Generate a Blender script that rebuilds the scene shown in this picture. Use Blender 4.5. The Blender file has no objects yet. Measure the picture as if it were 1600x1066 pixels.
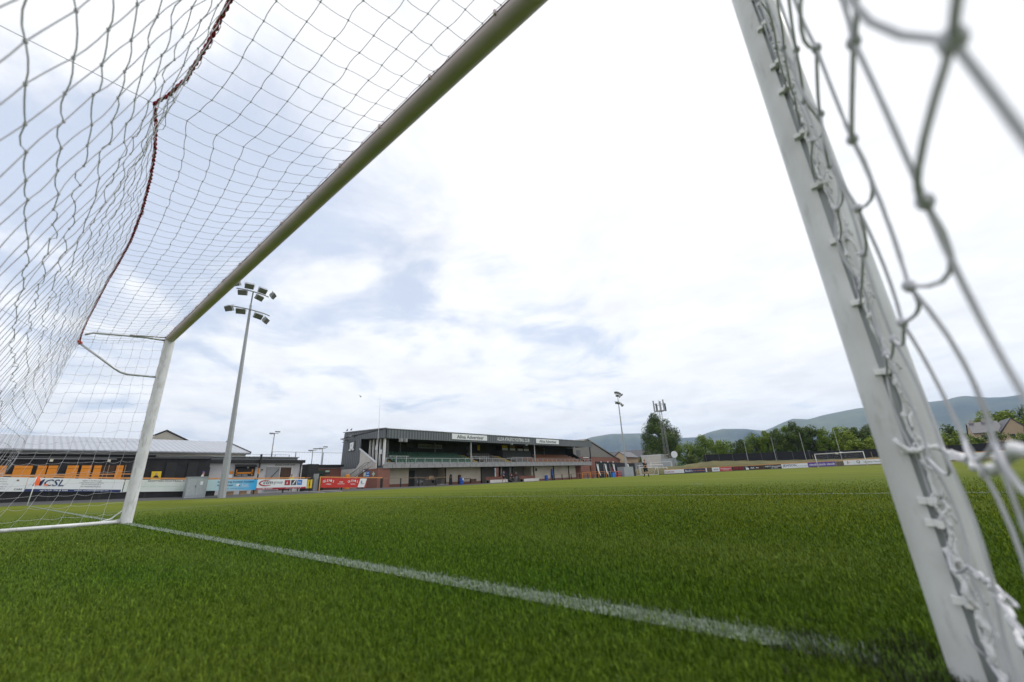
import bpy, bmesh, math, random
import numpy as np
from mathutils import Vector, Matrix
PI = math.pi
rnd = random.Random(7)
nrs = np.random.RandomState(11)
S = bpy.context.scene
COL = S.collection

# ------------------------------------------------------------------ camera
CAM = np.array([7.36994, -1.09555, 0.34023])
YAW, PITCH, ROLL, FPX = 0.686726, 0.329597, -0.042905, 628.767
cy, sy, cp, sp = math.cos(YAW), math.sin(YAW), math.cos(PITCH), math.sin(PITCH)
F = Vector((-sy*cp, cy*cp, sp)); RR = Vector((cy, sy, 0)); UU = RR.cross(F)
cr, sr = math.cos(ROLL), math.sin(ROLL)
R2 = RR*cr + UU*sr; U2 = UU*cr - RR*sr
cam = bpy.data.cameras.new("camera"); co = bpy.data.objects.new("camera", cam); COL.objects.link(co)
M = Matrix.Identity(4)
for i, v in enumerate((R2, U2, -F)):
    for k in range(3): M[k][i] = v[k]
for k in range(3): M[k][3] = CAM[k]
co.matrix_world = M
cam.sensor_width = 36; cam.lens = FPX/1600*36
cam.clip_start = 0.02; cam.clip_end = 30000
cam.dof.use_dof = True; cam.dof.focus_distance = 16.0; cam.dof.aperture_fstop = 2.5
S.camera = co

# ------------------------------------------------------------------ world and sun
SUN_EL, SUN_AZ = 52.0, 25.0      # azimuth clockwise from +y
w = bpy.data.worlds.new("World"); S.world = w; w.use_nodes = True
nt = w.node_tree; nt.nodes.clear()
def N(t, **k):
    n = nt.nodes.new(t)
    for a, b in k.items(): setattr(n, a, b)
    return n
def Lk(a, b): nt.links.new(a, b)
out = N('ShaderNodeOutputWorld'); bg = N('ShaderNodeBackground'); bg.inputs[1].default_value = 0.1
Lk(bg.outputs[0], out.inputs[0])
sky = N('ShaderNodeTexSky'); sky.sky_type = 'NISHITA'; sky.sun_disc = False
sky.sun_elevation = math.radians(SUN_EL); sky.sun_rotation = math.radians(SUN_AZ)
tc = N('ShaderNodeTexCoord')
sep = N('ShaderNodeSeparateXYZ'); Lk(tc.outputs['Generated'], sep.inputs[0])
def math_(op, a, b=None, c=None):
    n = N('ShaderNodeMath', operation=op)
    for i, v in enumerate((a, b, c)):
        if v is None: continue
        if isinstance(v, (int, float)): n.inputs[i].default_value = v
        else: Lk(v, n.inputs[i])
    return n.outputs[0]
zc = math_('ADD', math_('MAXIMUM', sep.outputs[2], 0.0), 0.16)
px = math_('DIVIDE', sep.outputs[0], zc); py = math_('DIVIDE', sep.outputs[1], zc)
cmb = N('ShaderNodeCombineXYZ'); Lk(px, cmb.inputs[0]); Lk(py, cmb.inputs[1])
def noise(scale, det, rough, vec, dist=0.0):
    n = N('ShaderNodeTexNoise'); n.inputs['Scale'].default_value = scale; n.inputs['Detail'].default_value = det
    n.inputs['Roughness'].default_value = rough; n.inputs['Distortion'].default_value = dist
    Lk(vec, n.inputs['Vector']); return n.outputs['Fac']
n1 = noise(1.9, 9, 0.55, cmb.outputs[0], 0.5)
n2 = noise(5.5, 6, 0.6, cmb.outputs[0], 0.3)
# openings in the cloud deck: (direction, sharpness, amount)
HOLES = [((-.859,-.10,.501),30,.34),((-.90,-.03,.434),50,.30),((-.881,.076,.466),60,.30),((-.833,.211,.512),60,.26),
 ((-.753,.389,.53),50,.18),((-.586,.546,.599),60,.13),((-.56,.60,.56),90,.14),((-.538,.67,.512),70,.18),((-.545,.745,.385),160,.34),
 ((-.763,.524,.378),220,.26),((-.65,.692,.315),200,.16),((-.538,.801,.263),200,.25),((-.421,.874,.243),160,.22),
 ((-.733,.154,.663),60,.16),((-.843,.298,.448),60,.2),((-.977,-.048,.207),60,.13)]
CLOSED = [((.118,.751,.649),6,-.30),((-.308,.627,.716),14,-.18),((.199,.927,.317),20,-.10),((-.941,-.012,.338),120,-.12),((-.43,.366,.825),14,-.12)]
acc = None
for d, k, a in HOLES + CLOSED:
    vm = N('ShaderNodeVectorMath', operation='DOT_PRODUCT'); Lk(tc.outputs['Generated'], vm.inputs[0])
    L = math.sqrt(sum(c*c for c in d)); vm.inputs[1].default_value = [c/L for c in d]
    e = math_('MULTIPLY', math_('EXPONENT', math_('MULTIPLY', math_('SUBTRACT', vm.outputs['Value'], 1.0), float(k))), a*.8)
    acc = e if acc is None else math_('ADD', acc, e)
val = math_('ADD', math_('ADD', math_('MULTIPLY_ADD', n1, 2.1, -.56), math_('MULTIPLY', n2, 0.34)), acc)
ramp = N('ShaderNodeMapRange'); ramp.interpolation_type = 'SMOOTHSTEP'
ramp.inputs['From Min'].default_value = 0.68; ramp.inputs['From Max'].default_value = 1.20
Lk(val, ramp.inputs['Value'])
hole = ramp.outputs[0]
# cloud brightness: whitest high up, a little greyer and creamier low down
cr1 = N('ShaderNodeValToRGB')
Lk(math_('MAXIMUM', sep.outputs[2], 0.0), cr1.inputs[0])
el = cr1.color_ramp.elements
el[0].position = 0.0; el[0].color = (.93, .925, .92, 1)
el[1].position = 0.75; el[1].color = (.90, .905, .925, 1)
e = el.new(0.10); e.color = (.92, .92, .925, 1)
e = el.new(0.28); e.color = (.90, .91, .93, 1)
n3 = noise(2.3, 8, 0.6, cmb.outputs[0], 0.1)
sh = math_('MULTIPLY_ADD', n3, -0.50, 1.22)
vs = N('ShaderNodeVectorMath', operation='SCALE'); Lk(cr1.outputs[0], vs.inputs[0]); Lk(math_('MULTIPLY', sh, 9.6), vs.inputs['Scale'])
# open sky behind the thin cloud
mixb = N('ShaderNodeMix', data_type='RGBA'); mixb.inputs[0].default_value = 0.72
Lk(sky.outputs[0], mixb.inputs[6]); mixb.inputs[7].default_value = (4.9, 5.7, 7.3, 1)
mx = N('ShaderNodeMix', data_type='RGBA'); Lk(math_('MULTIPLY', hole, 0.72), mx.inputs[0])
Lk(vs.outputs[0], mx.inputs[6]); Lk(mixb.outputs[2], mx.inputs[7])
Lk(mx.outputs[2], bg.inputs[0])

sl = bpy.data.lights.new("sun", 'SUN'); sl.energy = 1.3; sl.angle = math.radians(12); sl.color = (1, .96, .9)
so = bpy.data.objects.new("sun", sl); COL.objects.link(so)
dv = Vector((math.sin(math.radians(SUN_AZ))*math.cos(math.radians(SUN_EL)), math.cos(math.radians(SUN_AZ))*math.cos(math.radians(SUN_EL)), math.sin(math.radians(SUN_EL))))
so.rotation_euler = dv.to_track_quat('Z', 'Y').to_euler(); so.location = (20, 30, 60)
S.view_settings.view_transform = 'Standard'; S.view_settings.look = 'None'; S.view_settings.exposure = 0.42; S.view_settings.gamma = 1

# ------------------------------------------------------------------ materials
MATS = {}
def mat(name, col, rough=.6, var=.15, scale=4., metal=0., bump=0., bscale=40., col2=None, spec=.5, coord='Object', det=4):
    if name in MATS: return MATS[name]
    m = bpy.data.materials.new(name); m.use_nodes = True; t = m.node_tree; b = t.nodes['Principled BSDF']
    b.inputs['Roughness'].default_value = rough; b.inputs['Metallic'].default_value = metal
    b.inputs['Specular IOR Level'].default_value = spec
    c = t.nodes.new('ShaderNodeTexCoord'); n = t.nodes.new('ShaderNodeTexNoise'); n.inputs['Scale'].default_value = scale; n.inputs['Detail'].default_value = det
    t.links.new(c.outputs[coord], n.inputs['Vector'])
    x = t.nodes.new('ShaderNodeMix'); x.data_type = 'RGBA'
    r = t.nodes.new('ShaderNodeMapRange'); r.inputs['From Min'].default_value = .3; r.inputs['From Max'].default_value = .7
    t.links.new(n.outputs['Fac'], r.inputs[0]); t.links.new(r.outputs[0], x.inputs[0])
    c2 = col2 or tuple(v*(1-var) for v in col)
    x.inputs[6].default_value = (*col, 1); x.inputs[7].default_value = (*c2, 1)
    t.links.new(x.outputs[2], b.inputs['Base Color'])
    if bump:
        n2 = t.nodes.new('ShaderNodeTexNoise'); n2.inputs['Scale'].default_value = bscale; n2.inputs['Detail'].default_value = 3
        t.links.new(c.outputs[coord], n2.inputs['Vector'])
        bp = t.nodes.new('ShaderNodeBump'); bp.inputs['Strength'].default_value = bump; bp.inputs['Distance'].default_value = .02
        t.links.new(n2.outputs['Fac'], bp.inputs['Height']); t.links.new(bp.outputs[0], b.inputs['Normal'])
    MATS[name] = m; return m
def stripes(name, col, col2, axis, freq, rough=.6, duty=.5, bump=.6, soft=.12):
    """ribs along one object axis: real colour of the joints plus a bump"""
    if name in MATS: return MATS[name]
    m = mat(name, col, rough, .18, 1.5); t = m.node_tree; b = t.nodes['Principled BSDF']
    c = t.nodes.new('ShaderNodeTexCoord'); s = t.nodes.new('ShaderNodeSeparateXYZ'); t.links.new(c.outputs['Object'], s.inputs[0])
    a = t.nodes.new('ShaderNodeMath'); a.operation = 'MULTIPLY'; a.inputs[1].default_value = freq; t.links.new(s.outputs[axis], a.inputs[0])
    f = t.nodes.new('ShaderNodeMath'); f.operation = 'PINGPONG'; f.inputs[1].default_value = .5; t.links.new(a.outputs[0], f.inputs[0])
    r = t.nodes.new('ShaderNodeMapRange'); r.inputs['From Min'].default_value = duty*.5-soft*.5; r.inputs['From Max'].default_value = duty*.5+soft*.5
    t.links.new(f.outputs[0], r.inputs[0])
    x = t.nodes.new('ShaderNodeMix'); x.data_type = 'RGBA'
    old = b.inputs['Base Color'].links[0].from_socket
    t.links.new(r.outputs[0], x.inputs[0]); t.links.new(old, x.inputs[7]); x.inputs[6].default_value = (*col2, 1)
    t.links.new(x.outputs[2], b.inputs['Base Color'])
    bp = t.nodes.new('ShaderNodeBump'); bp.inputs['Strength'].default_value = bump; bp.inputs['Distance'].default_value = .03
    t.links.new(r.outputs[0], bp.inputs['Height']); t.links.new(bp.outputs[0], b.inputs['Normal'])
    return m
def brick(name, c1, c2, mort, scale=1.0, swap=True):
    if name in MATS: return MATS[name]
    m = mat(name, c1, .85, .2, 2); t = m.node_tree; b = t.nodes['Principled BSDF']
    c = t.nodes.new('ShaderNodeTexCoord'); s = t.nodes.new('ShaderNodeSeparateXYZ'); t.links.new(c.outputs['Object'], s.inputs[0])
    cm = t.nodes.new('ShaderNodeCombineXYZ'); ad = t.nodes.new('ShaderNodeMath'); ad.operation = 'ADD'
    t.links.new(s.outputs[0], ad.inputs[0]); t.links.new(s.outputs[1], ad.inputs[1])
    t.links.new(ad.outputs[0], cm.inputs[0]); t.links.new(s.outputs[2], cm.inputs[1])
    bt = t.nodes.new('ShaderNodeTexBrick'); t.links.new(cm.outputs[0], bt.inputs[0])
    bt.inputs['Color1'].default_value = (*c1, 1); bt.inputs['Color2'].default_value = (*c2, 1); bt.inputs['Mortar'].default_value = (*mort, 1)
    bt.inputs['Scale'].default_value = scale; bt.inputs['Brick Width'].default_value = .225; bt.inputs['Row Height'].default_value = .075; bt.inputs['Mortar Size'].default_value = .01
    t.links.new(bt.outputs[0], b.inputs['Base Color'])
    return m

M_post = mat('post_paint', (.72, .725, .74), .42, .12, 7, bump=.04, bscale=60, col2=(.57, .57, .57))
def scuff(m, col, lo, hi, sc, st=(1, 1, .25)):
    t = m.node_tree; b = t.nodes['Principled BSDF']; c = t.nodes.new('ShaderNodeTexCoord'); mp = t.nodes.new('ShaderNodeMapping'); mp.inputs['Scale'].default_value = st
    n = t.nodes.new('ShaderNodeTexNoise'); n.inputs['Scale'].default_value = sc; n.inputs['Detail'].default_value = 8; n.inputs['Roughness'].default_value = .65
    t.links.new(c.outputs['Object'], mp.inputs[0]); t.links.new(mp.outputs[0], n.inputs['Vector'])
    r = t.nodes.new('ShaderNodeMapRange'); r.inputs['From Min'].default_value = lo; r.inputs['From Max'].default_value = hi; t.links.new(n.outputs['Fac'], r.inputs[0])
    x = t.nodes.new('ShaderNodeMix'); x.data_type = 'RGBA'; old = b.inputs['Base Color'].links[0].from_socket
    t.links.new(r.outputs[0], x.inputs[0]); t.links.new(old, x.inputs[6]); x.inputs[7].default_value = (*col, 1); t.links.new(x.outputs[2], b.inputs['Base Color'])
scuff(M_post, (.33, .32, .29), .54, .76, 22)
scuff(M_post, (.20, .19, .16), .68, .76, 60, (1, 1, .6))
M_bar = mat('crossbar_paint', (.64, .535, .56), .5, .12, 5, col2=(.54, .46, .48))
M_groove = mat('groove_metal', (.42, .45, .46), .5, .15, 12, metal=.3)
M_twine = mat('white_twine', (.52, .52, .56), .75, .12, 60)
M_rope = mat('white_rope', (.84, .84, .86), .7, .12, 80, bump=.5, bscale=300)
M_redrope = mat('red_rope', (.50, .012, .05), .7, .5, 70, col2=(.24, .006, .02))
M_tube = mat('galvanised_tube', (.50, .51, .52), .4, .15, 14, metal=.5)
M_redtape = mat('red_tape', (.65, .06, .03), .5, .3, 60)
M_whiteplastic = mat('white_plastic', (.8, .8, .8), .45, .08, 10)
M_galv = mat('galvanised_steel', (.40, .415, .44), .55, .3, 18, metal=.2, col2=(.29, .305, .33))
M_galvcab = mat('galvanised_sheet', (.40, .43, .46), .55, .25, 8, metal=.3, col2=(.33, .36, .39))
M_lampglass = mat('lamp_glass', (.16, .17, .16), .25, .3, 6)
M_lampbody = mat('lamp_body', (.28, .29, .29), .5, .2, 6, metal=.4)
M_black = mat('black_paint', (.014, .014, .016), .55, .4, 3, bump=.15, bscale=12)
M_blackw = mat('black_render', (.022, .022, .025), .85, .5, 1.6, bump=.4, bscale=7, col2=(.011, .011, .013))
M_orange = mat('orange_paint', (.72, .25, .012), .55, .12, 4)
M_railor = mat('orange_timber', (.66, .30, .10), .65, .2, 3, col2=(.55, .23, .07))
M_white = mat('white_board', (.74, .77, .80), .4, .06, 1.2)
M_offwhite = mat('off_white_board', (.70, .73, .72), .45, .1, 1.5, col2=(.60, .66, .63))
M_navy = mat('navy_print', (.018, .035, .13), .5, .1, 5)
M_print = mat('dark_print', (.04, .04, .045), .5, .1, 5)
M_greyprint = mat('grey_print', (.32, .34, .36), .5, .1, 5)
M_palegreen = mat('pale_green_print', (.45, .62, .52), .5, .1, 5)
M_red = mat('red_board', (.55, .028, .022), .45, .1, 2)
M_crimson = mat('crimson_print', (.36, .014, .03), .45, .1, 2)
M_blueb = mat('bright_blue_print', (.02, .18, .58), .45, .1, 2)
M_purple = mat('purple_board', (.09, .04, .30), .45, .1, 2)
M_yellow = mat('yellow_board', (.72, .50, .02), .5, .1, 2)
M_cream = mat('cream_cladding', (.66, .62, .52), .7, .08, .7)
M_kiosk = mat('grey_render', (.50, .49, .49), .85, .12, 1.2, col2=(.43, .42, .42))
M_whiterender = mat('white_render', (.60, .58, .55), .85, .15, .8)
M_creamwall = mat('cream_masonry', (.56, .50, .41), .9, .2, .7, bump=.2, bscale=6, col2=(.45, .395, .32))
M_recess = mat('shaded_recess_render', (.22, .20, .18), .9, .2, .8)  # beige wall, its colour darkened for the shade under the deck
M_redbrick = brick('red_brick', (.22, .065, .04), (.17, .05, .035), (.24, .16, .13))
M_stone = brick('tan_stone', (.46, .35, .23), (.40, .30, .20), (.42, .34, .25), .5)
M_oldstone = brick('grey_stone', (.40, .37, .32), (.33, .30, .26), (.36, .34, .30), .5)
M_clad = stripes('grey_cladding', (.15, .168, .185), (.07, .08, .09), 1, 2.2)
M_cladg = stripes('grey_gable_cladding', (.14, .158, .175), (.075, .085, .095), 0, 2.2)
M_fibre = stripes('barn_fibre_cement', (.25, .245, .23), (.15, .145, .13), 1, 1.6, .9)
M_roofw = stripes('white_roof_sheet', (.42, .44, .48), (.31, .33, .36), 1, 2.2, .5, .35)
M_slate = mat('slate', (.10, .10, .115), .6, .35, 3, bump=.3, bscale=14)
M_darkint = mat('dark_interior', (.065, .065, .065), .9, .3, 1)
M_darkgrey = mat('dark_grey_panel', (.11, .115, .12), .7, .2, 2)
M_midgrey = mat('mid_grey_paint', (.25, .26, .27), .6, .15, 3)
M_concrete = mat('concrete', (.30, .30, .31), .9, .25, 2, bump=.2, bscale=10)
M_tarmac = mat('tarmac', (.075, .078, .082), .9, .3, 3, bump=.6, bscale=60, col2=(.055, .057, .06))
M_green = mat('green_seat_plastic', (.07, .17, .11), .5, .2, 3)
M_paleseat = mat('grey_seat_plastic', (.22, .20, .19), .6, .2, 3)
M_orseat = mat('orange_seat_plastic', (.36, .15, .07), .55, .2, 3)
M_yellowp = mat('yellow_step_paint', (.50, .36, .08), .7, .2, 3)
M_dgreen = mat('green_door_paint', (.008, .06, .025), .5, .15, 2)
M_bluebarrel = mat('blue_barrel_plastic', (.012, .075, .36), .35, .12, 5)
M_wood = mat('worn_timber', (.30, .20, .12), .8, .3, 5)
M_brown = mat('dark_timber', (.07, .035, .02), .8, .3, 5)
M_skin = mat('skin', (.48, .27, .19), .5, .1, 20)
M_hair = mat('dark_hair', (.03, .02, .015), .7, .3, 30)
M_blkcloth = mat('black_cloth', (.014, .014, .016), .85, .3, 20)
M_navycloth = mat('navy_cloth', (.02, .028, .07), .85, .3, 20)
M_grycloth = mat('grey_cloth', (.25, .25, .27), .85, .2, 20)
M_hiviz = mat('yellow_vest', (.60, .78, .03), .7, .1, 20)
M_orcloth = mat('orange_vest', (.80, .22, .02), .7, .1, 20)
M_whitecloth = mat('white_cloth', (.6, .6, .6), .8, .1, 20)
M_purpcloth = mat('purple_cloth', (.10, .06, .25), .8, .1, 20)
M_maroon = mat('maroon_cloth', (.09, .012, .025), .85, .2, 20)
M_flag = mat('fluorescent_orange_cloth', (.95, .16, .05), .6, .1, 30)
M_window = mat('window_glass', (.05, .06, .07), .12, .3, 2)
M_bank = mat('bank_turf', (.15, .125, .045), .95, .4, .35, bump=.8, bscale=2.5, col2=(.075, .08, .03))
M_soil = mat('bank_gravel', (.13, .10, .075), .95, .3, .8, bump=.6, bscale=5)
M_mesh = mat('black_windbreak', (.012, .013, .018), .8, .5, .5, col2=(.006, .007, .012))
M_bark = mat('bark', (.07, .055, .04), .95, .4, 6, bump=.6, bscale=15)
M_rubber = mat('rubber_crumb', (.02, .02, .02), .95, .4, 40, bump=.9, bscale=150)

# ------------------------------------------------------------------ mesh builder
_txt = {}
def text_polys(s):
    if s in _txt: return _txt[s]
    c = bpy.data.curves.new('t', 'FONT'); c.body = s; c.resolution_u = 2; c.fill_mode = 'FRONT'; c.offset = 0.014
    o = bpy.data.objects.new('t', c); COL.objects.link(o)
    dg = bpy.context.evaluated_depsgraph_get(); me = bpy.data.meshes.new_from_object(o.evaluated_get(dg))
    v = np.array([(a.co.x, a.co.y) for a in me.vertices]) if len(me.vertices) else np.zeros((0, 2)); f = [tuple(p.vertices) for p in me.polygons]
    bpy.data.objects.remove(o); bpy.data.curves.remove(c); bpy.data.meshes.remove(me)
    _txt[s] = (v, f); return _txt[s]
class MB:
    def __init__(s): s.v = []; s.f = []; s.m = []; s.cur = 0
    def add(s, v, f):
        o = len(s.v); s.v.extend([tuple(float(c) for c in p) for p in v])
        for q in f: s.f.append(tuple(i+o for i in q)); s.m.append(s.cur)
        return s
    def box(s, x0, x1, y0, y1, z0, z1):
        return s.add([(x, y, z) for z in (z0, z1) for x, y in ((x0, y0), (x1, y0), (x1, y1), (x0, y1))],
            [(3, 2, 1, 0), (4, 5, 6, 7), (0, 1, 5, 4), (1, 2, 6, 5), (2, 3, 7, 6), (3, 0, 4, 7)])
    def obox(s, c, sz, rot=None):
        R = rot or Matrix.Identity(3); h = [a/2 for a in sz]
        vs = [Vector(c)+R@Vector((x*h[0], y*h[1], z*h[2])) for z in (-1, 1) for x, y in ((-1, -1), (1, -1), (1, 1), (-1, 1))]
        return s.add(vs, [(3, 2, 1, 0), (4, 5, 6, 7), (0, 1, 5, 4), (1, 2, 6, 5), (2, 3, 7, 6), (3, 0, 4, 7)])
    def bar(s, a, b, w_, h_=None):
        a = Vector(a); b = Vector(b); d = (b-a); L = d.length; d.normalize()
        R = d.to_track_quat('X', 'Z').to_matrix(); return s.obox((a+b)/2, (L, w_, h_ or w_), R)
    def hexa(s, b4, t4):
        return s.add(list(b4)+list(t4), [(3, 2, 1, 0), (4, 5, 6, 7), (0, 1, 5, 4), (1, 2, 6, 5), (2, 3, 7, 6), (3, 0, 4, 7)])
    def prism(s, poly, off):
        """poly: 3D points, extruded by vector off"""
        n = len(poly); a = [Vector(p) for p in poly]; b = [p+Vector(off) for p in a]
        f = [tuple(range(n)), tuple(range(2*n-1, n-1, -1))]+[(i, i+n, (i+1) % n+n, (i+1) % n) for i in range(n)]
        return s.add(a+b, f)
    def tube(s, pts, r, n=6, cap=True, sx=1., up=None):
        P = np.array(pts, float); k = len(P); r = np.broadcast_to(np.array(r, float), (k,))
        T = np.gradient(P, axis=0); T /= (np.linalg.norm(T, axis=1)[:, None]+1e-12)
        ref = np.array(up if up is not None else ((0, 0, 1.) if abs(T[0][2]) < .9 else (1., 0, 0)), float)
        a = np.cross(T, ref)
        a /= (np.linalg.norm(a, axis=1)[:, None]+1e-12); b = np.cross(a, T)
        th = np.arange(n)*2*PI/n
        V = P[:, None, :]+r[:, None, None]*(np.cos(th)[None, :, None]*a[:, None, :]*sx+np.sin(th)[None, :, None]*b[:, None, :])
        o = len(s.v); s.v.extend(map(tuple, V.reshape(-1, 3).tolist()))
        for i in range(k-1):
            for j in range(n):
                s.f.append((o+i*n+j, o+i*n+(j+1) % n, o+(i+1)*n+(j+1) % n, o+(i+1)*n+j)); s.m.append(s.cur)
        if cap:
            s.f.append(tuple(o+j for j in range(n-1, -1, -1))); s.m.append(s.cur)
            s.f.append(tuple(o+(k-1)*n+j for j in range(n))); s.m.append(s.cur)
        return s
    def ball(s, c, r, nu=8, nv=5, sq=(1, 1, 1)):
        v = [(c[0], c[1], c[2]+r*sq[2])]
        for i in range(1, nv):
            a = PI*i/nv
            for j in range(nu):
                t = 2*PI*j/nu; v.append((c[0]+r*sq[0]*math.sin(a)*math.cos(t), c[1]+r*sq[1]*math.sin(a)*math.sin(t), c[2]+r*sq[2]*math.cos(a)))
        v.append((c[0], c[1], c[2]-r*sq[2])); f = []
        for j in range(nu): f.append((0, 1+j, 1+(j+1) % nu))
        for i in range(nv-2):
            for j in range(nu): f.append((1+i*nu+j, 1+(i+1)*nu+j, 1+(i+1)*nu+(j+1) % nu, 1+i*nu+(j+1) % nu))
        l = len(v)-1
        for j in range(nu): f.append((l, 1+(nv-2)*nu+(j+1) % nu, 1+(nv-2)*nu+j))
        return s.add(v, f)
    def lathe(s, c, prof, n=16):
        v = []; f = []
        for r, z in prof:
            for j in range(n): v.append((c[0]+r*math.cos(2*PI*j/n), c[1]+r*math.sin(2*PI*j/n), c[2]+z))
        for i in range(len(prof)-1):
            for j in range(n): f.append((i*n+j, i*n+(j+1) % n, (i+1)*n+(j+1) % n, (i+1)*n+j))
        f.append(tuple(range(n-1, -1, -1))); f.append(tuple((len(prof)-1)*n+j for j in range(n)))
        return s.add(v, f)
    def text(s, t, o, right, h, width=None, align=0., lift=.012, up=(0, 0, 1), shear=0.):
        v, f = text_polys(t)
        if not len(v): return s
        mn = v.min(0); mxx = v.max(0); q = (v-mn)/max(1e-6, (mxx[1]-mn[1]))*h; W = q[:, 0].max()
        if width: q[:, 0] *= width/W; W = width
        q[:, 0] += q[:, 1]*shear - W*align
        r = np.array(right, float); r /= np.linalg.norm(r); u = np.array(up, float); n_ = np.cross(r, u); n_ /= np.linalg.norm(n_)
        P = np.array(o, float)+q[:, :1]*r+q[:, 1:]*u+n_*lift
        return s.add(P, f)
def setmesh(me, v, f, mi=None, smooth=False):
    me.from_pydata(v, [], f)
    if mi is not None and any(mi): me.polygons.foreach_set('material_index', mi)
    if smooth: me.polygons.foreach_set('use_smooth', [True]*len(me.polygons))
    me.update()
def wloc(o):
    l = Vector((0, 0, 0))
    while o: l += o.location; o = o.parent
    return l
def part(name, mb, m, parent=None, smooth=False, label=None, kind=None, loc=None):
    me = bpy.data.meshes.new(name); base = Vector(loc) if loc is not None else (wloc(parent) if parent else Vector((0, 0, 0)))
    v = [(a[0]-base.x, a[1]-base.y, a[2]-base.z) for a in mb.v]
    setmesh(me, v, mb.f, mb.m, smooth)
    for q in (m if isinstance(m, (list, tuple)) else [m]): me.materials.append(q)
    o = bpy.data.objects.new(name, me); COL.objects.link(o)
    if parent: o.parent = parent
    else: o.location = base
    if label: o['label'] = label
    if kind: o['kind'] = kind
    return o
def tag(o, label, cat, group=None, kind=None):
    if label: o['label'] = label
    if cat: o['category'] = cat
    if group: o['group'] = group
    if kind: o['kind'] = kind
    return o
def thing(name, label, cat, loc, group=None):
    o = bpy.data.objects.new(name, None); COL.objects.link(o); o.location = loc; o.empty_display_size = .3
    return tag(o, label, cat, group)
def solo(name, mb, m, label, cat, loc, group=None, smooth=False):
    return tag(part(name, mb, m, None, smooth, loc=loc), label, cat, group)
def dup(root, loc, rz=0., label=None, group=None, scale=None):
    def cp(o, par):
        c = o.copy(); COL.objects.link(c)
        if par: c.parent = par
        for ch in list(o.children): cp(ch, c)
        return c
    r = cp(root, None); r.location = loc; r.rotation_euler = (0, 0, rz)
    if scale: r.scale = scale
    if label: r['label'] = label
    if group: r['group'] = group
    return r

# ------------------------------------------------------------------ ground
def sm(t): t = np.clip(t, 0, 1); return t*t*(3-2*t)
def turf_h(x, y): return -0.20*sm((-np.asarray(x, float)-8)/24)*sm(np.asarray(y, float)/12)
GY = [-8, -1.2, 8, 13, 25, 36, 50, 75, 105]; GZ = [.30, .22, .06, -.02, -.02, -.10, -.16, -.28, -.2]
def path_h(y): return float(np.interp(y, GY, GZ))
def grid_obj(name, xs, ys, hf, m, kind='structure'):
    mb = MB(); nx, ny = len(xs), len(ys)
    v = [(x, y, float(hf(x, y))) for y in ys for x in xs]
    f = [(j*nx+i, j*nx+i+1, (j+1)*nx+i+1, (j+1)*nx+i) for j in range(ny-1) for i in range(nx-1)]
    mb.add(v, f); return part(name, mb, m, smooth=True, kind=kind)

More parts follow.
